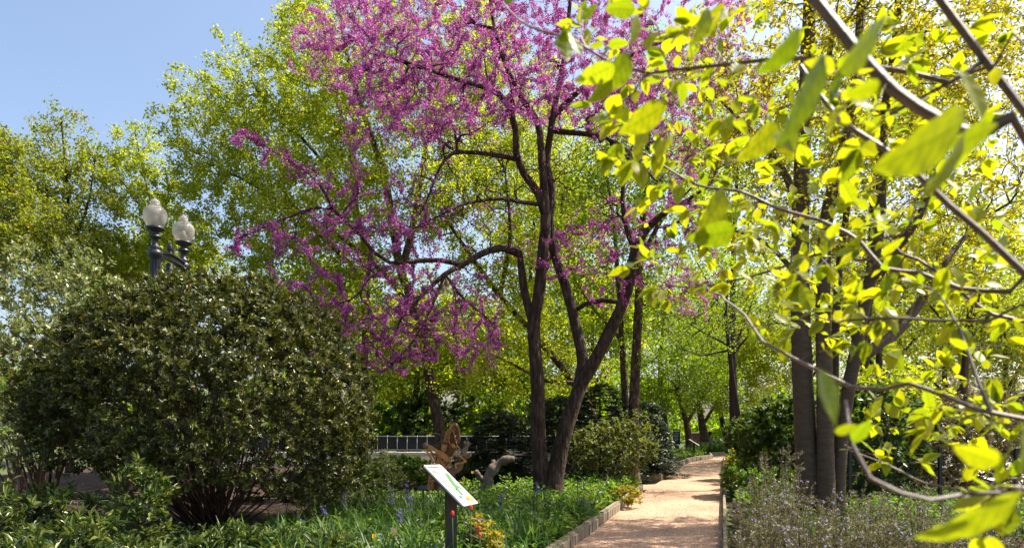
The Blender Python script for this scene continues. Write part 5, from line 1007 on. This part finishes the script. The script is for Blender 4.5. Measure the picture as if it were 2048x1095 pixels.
# the contrail
def thin_ice():
    m, nt, o = newmat('thin_ice_trail'); d = nt.nodes.new('ShaderNodeBsdfDiffuse'); d.inputs[0].default_value = (.8, .82, .85, 1); t = nt.nodes.new('ShaderNodeBsdfTransparent'); a = nt.nodes.new('ShaderNodeMixShader'); a.inputs[0].default_value = .86
    nt.links.new(d.outputs[0], a.inputs[1]); nt.links.new(t.outputs[0], a.inputs[2]); nt.links.new(a.outputs[0], o.inputs[0]); return m
a, b = P(78, 166, 3000), P(132, 176, 3000); MBc = MB().tube([a, (a * .6 + b * .4), b], [.3, 1.6, 2.6], 8); o = MBc.build('contrail', thin_ice(), None, True); tag(o, 'short faint white contrail high in the blue sky at the left', 'contrail')

# ------------------------------------------------------------------ foreground shrub reaching in from the right
def fore_leaf_mat():
    m, nt, o = newmat('fresh_foreground_leaf'); L = nt.links.new
    oi = nt.nodes.new('ShaderNodeObjectInfo'); g = nt.nodes.new('ShaderNodeNewGeometry'); ad = nt.nodes.new('ShaderNodeMath'); ad.operation = 'ADD'; fr = nt.nodes.new('ShaderNodeMath'); fr.operation = 'FRACT'
    L(oi.outputs['Random'], ad.inputs[0]); L(g.outputs['Random Per Island'], ad.inputs[1]); L(ad.outputs[0], fr.inputs[0])
    cr = ramp(nt, [(.14, .20, .010), (.22, .26, .012), (.30, .31, .014)]); L(fr.outputs[0], cr.inputs[0])
    at = nt.nodes.new('ShaderNodeAttribute'); at.attribute_name = 'vein'
    vr = ramp(nt, [(1, 1, 1), (.66, .76, .6)], [.45, .95]); L(at.outputs['Fac'], vr.inputs[0])
    mm = nt.nodes.new('ShaderNodeMixRGB'); mm.blend_type = 'MULTIPLY'; mm.inputs[0].default_value = 1; L(cr.outputs[0], mm.inputs[1]); L(vr.outputs[0], mm.inputs[2])
    b = nt.nodes.new('ShaderNodeBsdfPrincipled'); b.inputs['Roughness'].default_value = .42; b.inputs['Specular IOR Level'].default_value = .4; L(mm.outputs[0], b.inputs['Base Color'])
    t = nt.nodes.new('ShaderNodeBsdfTranslucent'); tm = nt.nodes.new('ShaderNodeMixRGB'); tm.blend_type = 'MULTIPLY'; tm.inputs[0].default_value = 1; tm.inputs[2].default_value = (1.75, 1.68, .35, 1); L(mm.outputs[0], tm.inputs[1]); L(tm.outputs[0], t.inputs[0])
    a = nt.nodes.new('ShaderNodeMixShader'); a.inputs[0].default_value = .58; L(b.outputs[0], a.inputs[1]); L(t.outputs[0], a.inputs[2]); L(a.outputs[0], o.inputs[0]); return m
M['fore_leaf'] = fore_leaf_mat()
def leaf_mesh(seed, nu=16, nv=5):
    """one ovate leaf, unit length along x: midrib fold, curl and a short stalk"""
    r = rng(seed); curl = r.uniform(.05, .45); fold = r.uniform(.1, .32); side = r.normal() * .06; wid = r.uniform(.27, .35); V = []; Fs = []; vein = []
    for i in range(nu + 1):
        t = i / nu; w = wid * (math.sin(math.pi * min(1, t ** .8)) ** .8) * (1 - .25 * t) + .004
        w *= 1 + .035 * math.sin(t * 7 + seed)
        if i == nu: w = .003
        for j in range(-nv, nv + 1):
            s = j / nv; x = t; y = s * w + side * t * t; zz = -curl * t * t * .55 + fold * abs(s) * w + .012 * math.sin(t * 22 + abs(s) * 4) * abs(s)
            V.append((x, y, zz)); vein.append(1.0 if j == 0 else .5 + .5 * math.sin((t * 1.0 - abs(s) * .16) * 44) * (1 if j else 0))
    m = 2 * nv + 1
    for i in range(nu):
        for j in range(m - 1): Fs.append((i * m + j, (i + 1) * m + j, (i + 1) * m + j + 1, i * m + j + 1))
    k = len(V); V += [(-.14, 0, .01), (-.14, .008, 0), (.02, 0, .006), (.02, .008, -.003)]; vein += [.3] * 4; Fs.append((k, k + 2, k + 3, k + 1))
    me = pydata('leaf', V, Fs, True); at = me.attributes.new('vein', 'FLOAT', 'POINT'); at.data.foreach_set('value', vein); me.materials.append(M['fore_leaf']); return me, np.array(V), Fs
def foreground():
    pl = Plant(700, 40000); base = np.array([2.1, 1.9, 0.0])
    root = thing('foreground_shrub', 'close leafy shrub with arching grey twigs and glowing lime leaves, reaching in at the right', 'shrub', base)
    hub = np.array([1.75, 1.75, .75]); pl.limb(np.array([[2.1, 1.9, -.05], [1.95, 1.85, .35], hub]), .045, .03, .06, lid=0)
    def br(pix, r0, r1, ds, tohub=True, lid=1, hz=None):
        pts = [P(x, y, d) for (x, y), d in zip(pix, ds)]
        if tohub:
            e = pts[0]; mid = (e + hub) / 2 + np.array([.1, .05, .05]); pts = [hub, mid] + pts
        pl.limb(np.array(pts), r0, r1, .035, lid=lid)
    # traced from the right edge inward
    br([(2080, 320), (1960, 275), (1880, 240), (1790, 182), (1700, 85), (1620, -15), (1540, -110)], .0155, .009, [1.02, 1.0, .98, .97, .97, .98, 1.0], lid=1)
    br([(2090, 290), (2060, 240), (2000, 160), (1940, 80), (1870, -15), (1800, -120)], .013, .008, [1.35, 1.33, 1.3, 1.28, 1.27, 1.27], lid=2)
    br([(2090, 580), (2048, 545), (1960, 462), (1900, 412), (1830, 345), (1760, 292), (1680, 240), (1640, 190), (1600, 130)], .016, .005, [1.25, 1.25, 1.24, 1.22, 1.2, 1.2, 1.22, 1.25, 1.3], lid=3)
    br([(2090, 590), (2020, 582), (1920, 576), (1840, 545), (1765, 535), (1720, 482), (1640, 440), (1560, 418), (1480, 382), (1390, 368), (1280, 300)], .0125, .003, [1.45, 1.45, 1.47, 1.5, 1.52, 1.55, 1.6, 1.65, 1.7, 1.75, 1.85], lid=4)
    br([(2100, 860), (2048, 838), (1960, 820), (1880, 786), (1815, 765), (1765, 778), (1700, 772), (1640, 742), (1580, 712), (1525, 682), (1490, 630), (1450, 600)], .0125, .003, [1.2, 1.2, 1.2, 1.2, 1.22, 1.25, 1.28, 1.32, 1.38, 1.42, 1.5, 1.55], lid=5)
    br([(2090, 655), (2040, 640), (1985, 628), (1930, 590), (1870, 540), (1800, 505), (1720, 520), (1650, 505), (1560, 535), (1470, 560), (1380, 575), (1310, 560)], .010, .0025, [1.6, 1.6, 1.6, 1.62, 1.65, 1.7, 1.75, 1.8, 1.85, 1.9, 1.95, 2.0], lid=6)
    br([(2090, 650), (1980, 640), (1880, 640), (1780, 635), (1690, 640)], .007, .003, [1.35, 1.35, 1.38, 1.4, 1.42], lid=7)
    br([(1900, 165), (1800, 140), (1700, 126), (1600, 116), (1525, 120), (1440, 130), (1360, 138), (1300, 146), (1216, 122), (1176, 98), (1140, 76), (1085, 62), (1040, 42), (1005, 5)], .006, .002, [1.3, 1.3, 1.32, 1.35, 1.38, 1.4, 1.42, 1.45, 1.48, 1.5, 1.5, 1.52, 1.55, 1.58], False, 8)
    br([(2090, 1010), (2000, 985), (1920, 990), (1860, 1000), (1800, 985), (1740, 955), (1705, 890), (1690, 800)], .007, .003, [.95, .9, .86, .85, .84, .84, .86, .9], lid=9)
    br([(2090, 960), (2000, 985), (1940, 980), (1850, 965), (1780, 930), (1700, 900)], .005, .002, [1.5, 1.5, 1.55, 1.6, 1.7, 1.8], lid=10)
    br([(2090, 130), (1990, 130), (1900, 165), (1780, 230)], .006, .003, [1.2, 1.25, 1.3, 1.35], lid=11)
    br([(1870, 345), (1850, 420), (1800, 470), (1700, 480)], .004, .002, [1.2, 1.25, 1.3, 1.35], False, 12)
    br([(1980, 820), (1950, 745), (1920, 660), (1880, 590)], .0045, .002, [1.2, 1.25, 1.3, 1.35], False, 13)
    r = pl.r
    def ell(n, cx, cy, rx, ry, d0, d1, rot=0):
        a = r.random(n) * 6.283; m = np.sqrt(r.random(n)); u = np.cos(a) * m * rx; v = np.sin(a) * m * ry; c, s = math.cos(rot), math.sin(rot)
        return [P(cx + p * c - q * s, cy + p * s + q * c, w) for p, q, w in zip(u, v, d0 + (d1 - d0) * r.random(n))]
    T = ell(22, 1270, 230, 90, 110, 1.3, 2.0) + ell(16, 1240, 60, 110, 60, 1.3, 1.8) + ell(34, 1480, 120, 170, 120, 1.1, 2.1) + ell(40, 1460, 330, 190, 110, 1.5, 2.3) + ell(36, 1480, 500, 190, 90, 1.5, 2.4) + ell(36, 1690, 420, 150, 140, 1.2, 2.2) \
        + ell(30, 1640, 610, 150, 90, 1.3, 2.3) + ell(34, 1850, 200, 190, 180, 1.0, 2.2) + ell(28, 1900, 450, 150, 120, 1.2, 2.2) + ell(24, 1880, 660, 160, 110, 1.2, 2.2) + ell(18, 1950, 850, 110, 60, 1.1, 1.9) + ell(14, 1820, 880, 110, 50, 1.5, 2.1) + ell(12, 1990, 1020, 70, 60, .9, 1.5) + ell(14, 1330, 540, 70, 60, 1.6, 2.2) + ell(10, 1660, 200, 120, 100, .75, .95) \
        + ell(48, 1500, 300, 220, 240, 1.8, 2.7) + ell(60, 1640, 540, 200, 150, 1.6, 2.6) + ell(48, 1800, 300, 220, 240, 1.7, 2.6) + ell(30, 1900, 640, 140, 140, 1.6, 2.6) + ell(12, 1290, 300, 60, 150, 1.5, 2.2) + ell(20, 1880, 830, 150, 70, 1.5, 2.3)
    pl.grow(np.array(T), seg=.03, w=.25, turn=.35, bend=.4, jit=.05); pl.finish(.0011, 2.2)
    main = None
    for l in range(14):
        k = pl.fx & (pl.lid[:pl.n] == l)
        if k.any():
            V, Fs = pl.tubes2(k) if hasattr(pl, 'tubes2') else pl.tubes(k); o = part('trunk' if l == 0 else 'branch', V, Fs, M['fore_bark'], root, True)
    V, Fs = pl.tubes(~pl.fx); part('twigs', V, Fs, M['fore_bark'], root, True, 'stuff')
    # leaves in pairs and terminal tufts
    e = np.where(~pl.fx & (pl.par[:pl.n] >= 0))[0]; tips = e[pl.ch[e] == 0]; L = []
    for i in tips:
        for k in range(r.integers(3, 6)): L.append((i, r.uniform(.38, 1.15), r.uniform(.2, 1.0)))
    mid = r.choice(e, int(len(tips) * 1.1))
    for i in mid:
        for s in (-1, 1): L.append((i, r.uniform(.35, .95), 1.2))
    fxm = np.where(pl.fx & (pl.lid[:pl.n] >= 4) & (pl.R < .006))[0]
    for i in r.choice(fxm, 46): L.append((i, r.uniform(.5, 1.0), 1.1))
    mats = []
    for i, s, open_ in L:
        d = pl.dir[i]; u = r.normal(size=3); u = u - d * u.dot(d); u /= np.linalg.norm(u); A = d * (1.15 - .6 * open_) + u * open_ + np.array([0, 0, -.15]); A /= np.linalg.norm(A)
        N = np.array([0, 0, 1.0]) + r.normal(size=3) * .45; S = np.cross(N, A); S /= np.linalg.norm(S); U = np.cross(A, S); size = .052 * s
        mats.append((np.stack([A, S, U], 1) * size, pl.pos[i] + A * .12 * size))
    # a few large, close leaves placed where the photograph shows them (base pixel, tip pixel, distance, length)
    def big(bx, by, tx, ty, d, dz=0.0, roll=.5):
        b, t = P(bx, by, d), P(tx, ty, d + dz); A = t - b; size = np.linalg.norm(A); A /= size; view = -b / np.linalg.norm(b) * np.array([1, 1, 1]); N = view * 1.0 + np.array([roll, 0, .6]); S = np.cross(N, A); S /= np.linalg.norm(S); U = np.cross(A, S); mats.insert(0, (np.stack([A, S, U], 1) * size, b))
    big(1650, 110, 1570, 300, .62, .02); big(1600, 60, 1530, 150, .66); big(1680, 140, 1790, 45, .62); big(1760, 170, 1690, 195, .64); big(1930, 240, 1755, 360, .66, -.02); big(1930, 265, 1860, 400, .64); big(1900, 290, 2005, 260, .66); big(1965, 235, 1930, 130, .7); big(1640, 740, 1680, 850, .62); big(1670, 860, 1720, 855, .7)
    big(2000, 925, 1905, 900, .62); big(2045, 985, 1850, 1095, .60); big(2040, 950, 2060, 840, .6); big(1160, 110, 1140, 60, 1.2); big(1230, 130, 1150, 170, 1.05, .03); big(1225, 160, 1180, 210, 1.1); big(1260, 110, 1200, 190, 1.1); big(1290, 240, 1275, 310, 1.05); big(1330, 210, 1240, 270, 1.0); big(1450, 380, 1400, 480, 1.0); big(1470, 460, 1380, 480, 1.0); big(1560, 250, 1480, 330, 1.1); big(1420, 20, 1390, 90, 1.0); big(1270, 20, 1210, 15, 1.1); big(1275, 30, 1265, 90, 1.1)
    proto = [leaf_mesh(710 + k) for k in range(7)]; low = [leaf_mesh(710 + k, 5, 1) for k in range(7)]
    def ssize(m):
        p = m[1] + m[0][:, 0] * .5; return np.linalg.norm(m[0][:, 0]) / max(p[1], .2) * (1 if -300 < (F * p[0] / p[1]) < 1080 and abs(850 - F * (p[2] - EYE) / p[1] - 547) < 600 else .1)
    order = sorted(range(len(mats)), key=lambda i: -ssize(mats[i])); loc = root_loc(root); rest = []
    for k, i in enumerate(order):
        R_, t = mats[i]; me, V, Fs = proto[k % 7]
        if k < 300:
            o = link('leaf', me, None, root); o.matrix_local = Matrix([list(R_[a]) + [t[a] - loc[a]] for a in range(3)] + [[0, 0, 0, 1]])
        else: me, V, Fs = low[k % 7]; rest.append((V @ R_.T + t, np.array(Fs)))
    if rest:
        V, Fs = merge(rest); part('leaves', V, Fs, M['fore_leaf'], root, True, 'stuff')
foreground()
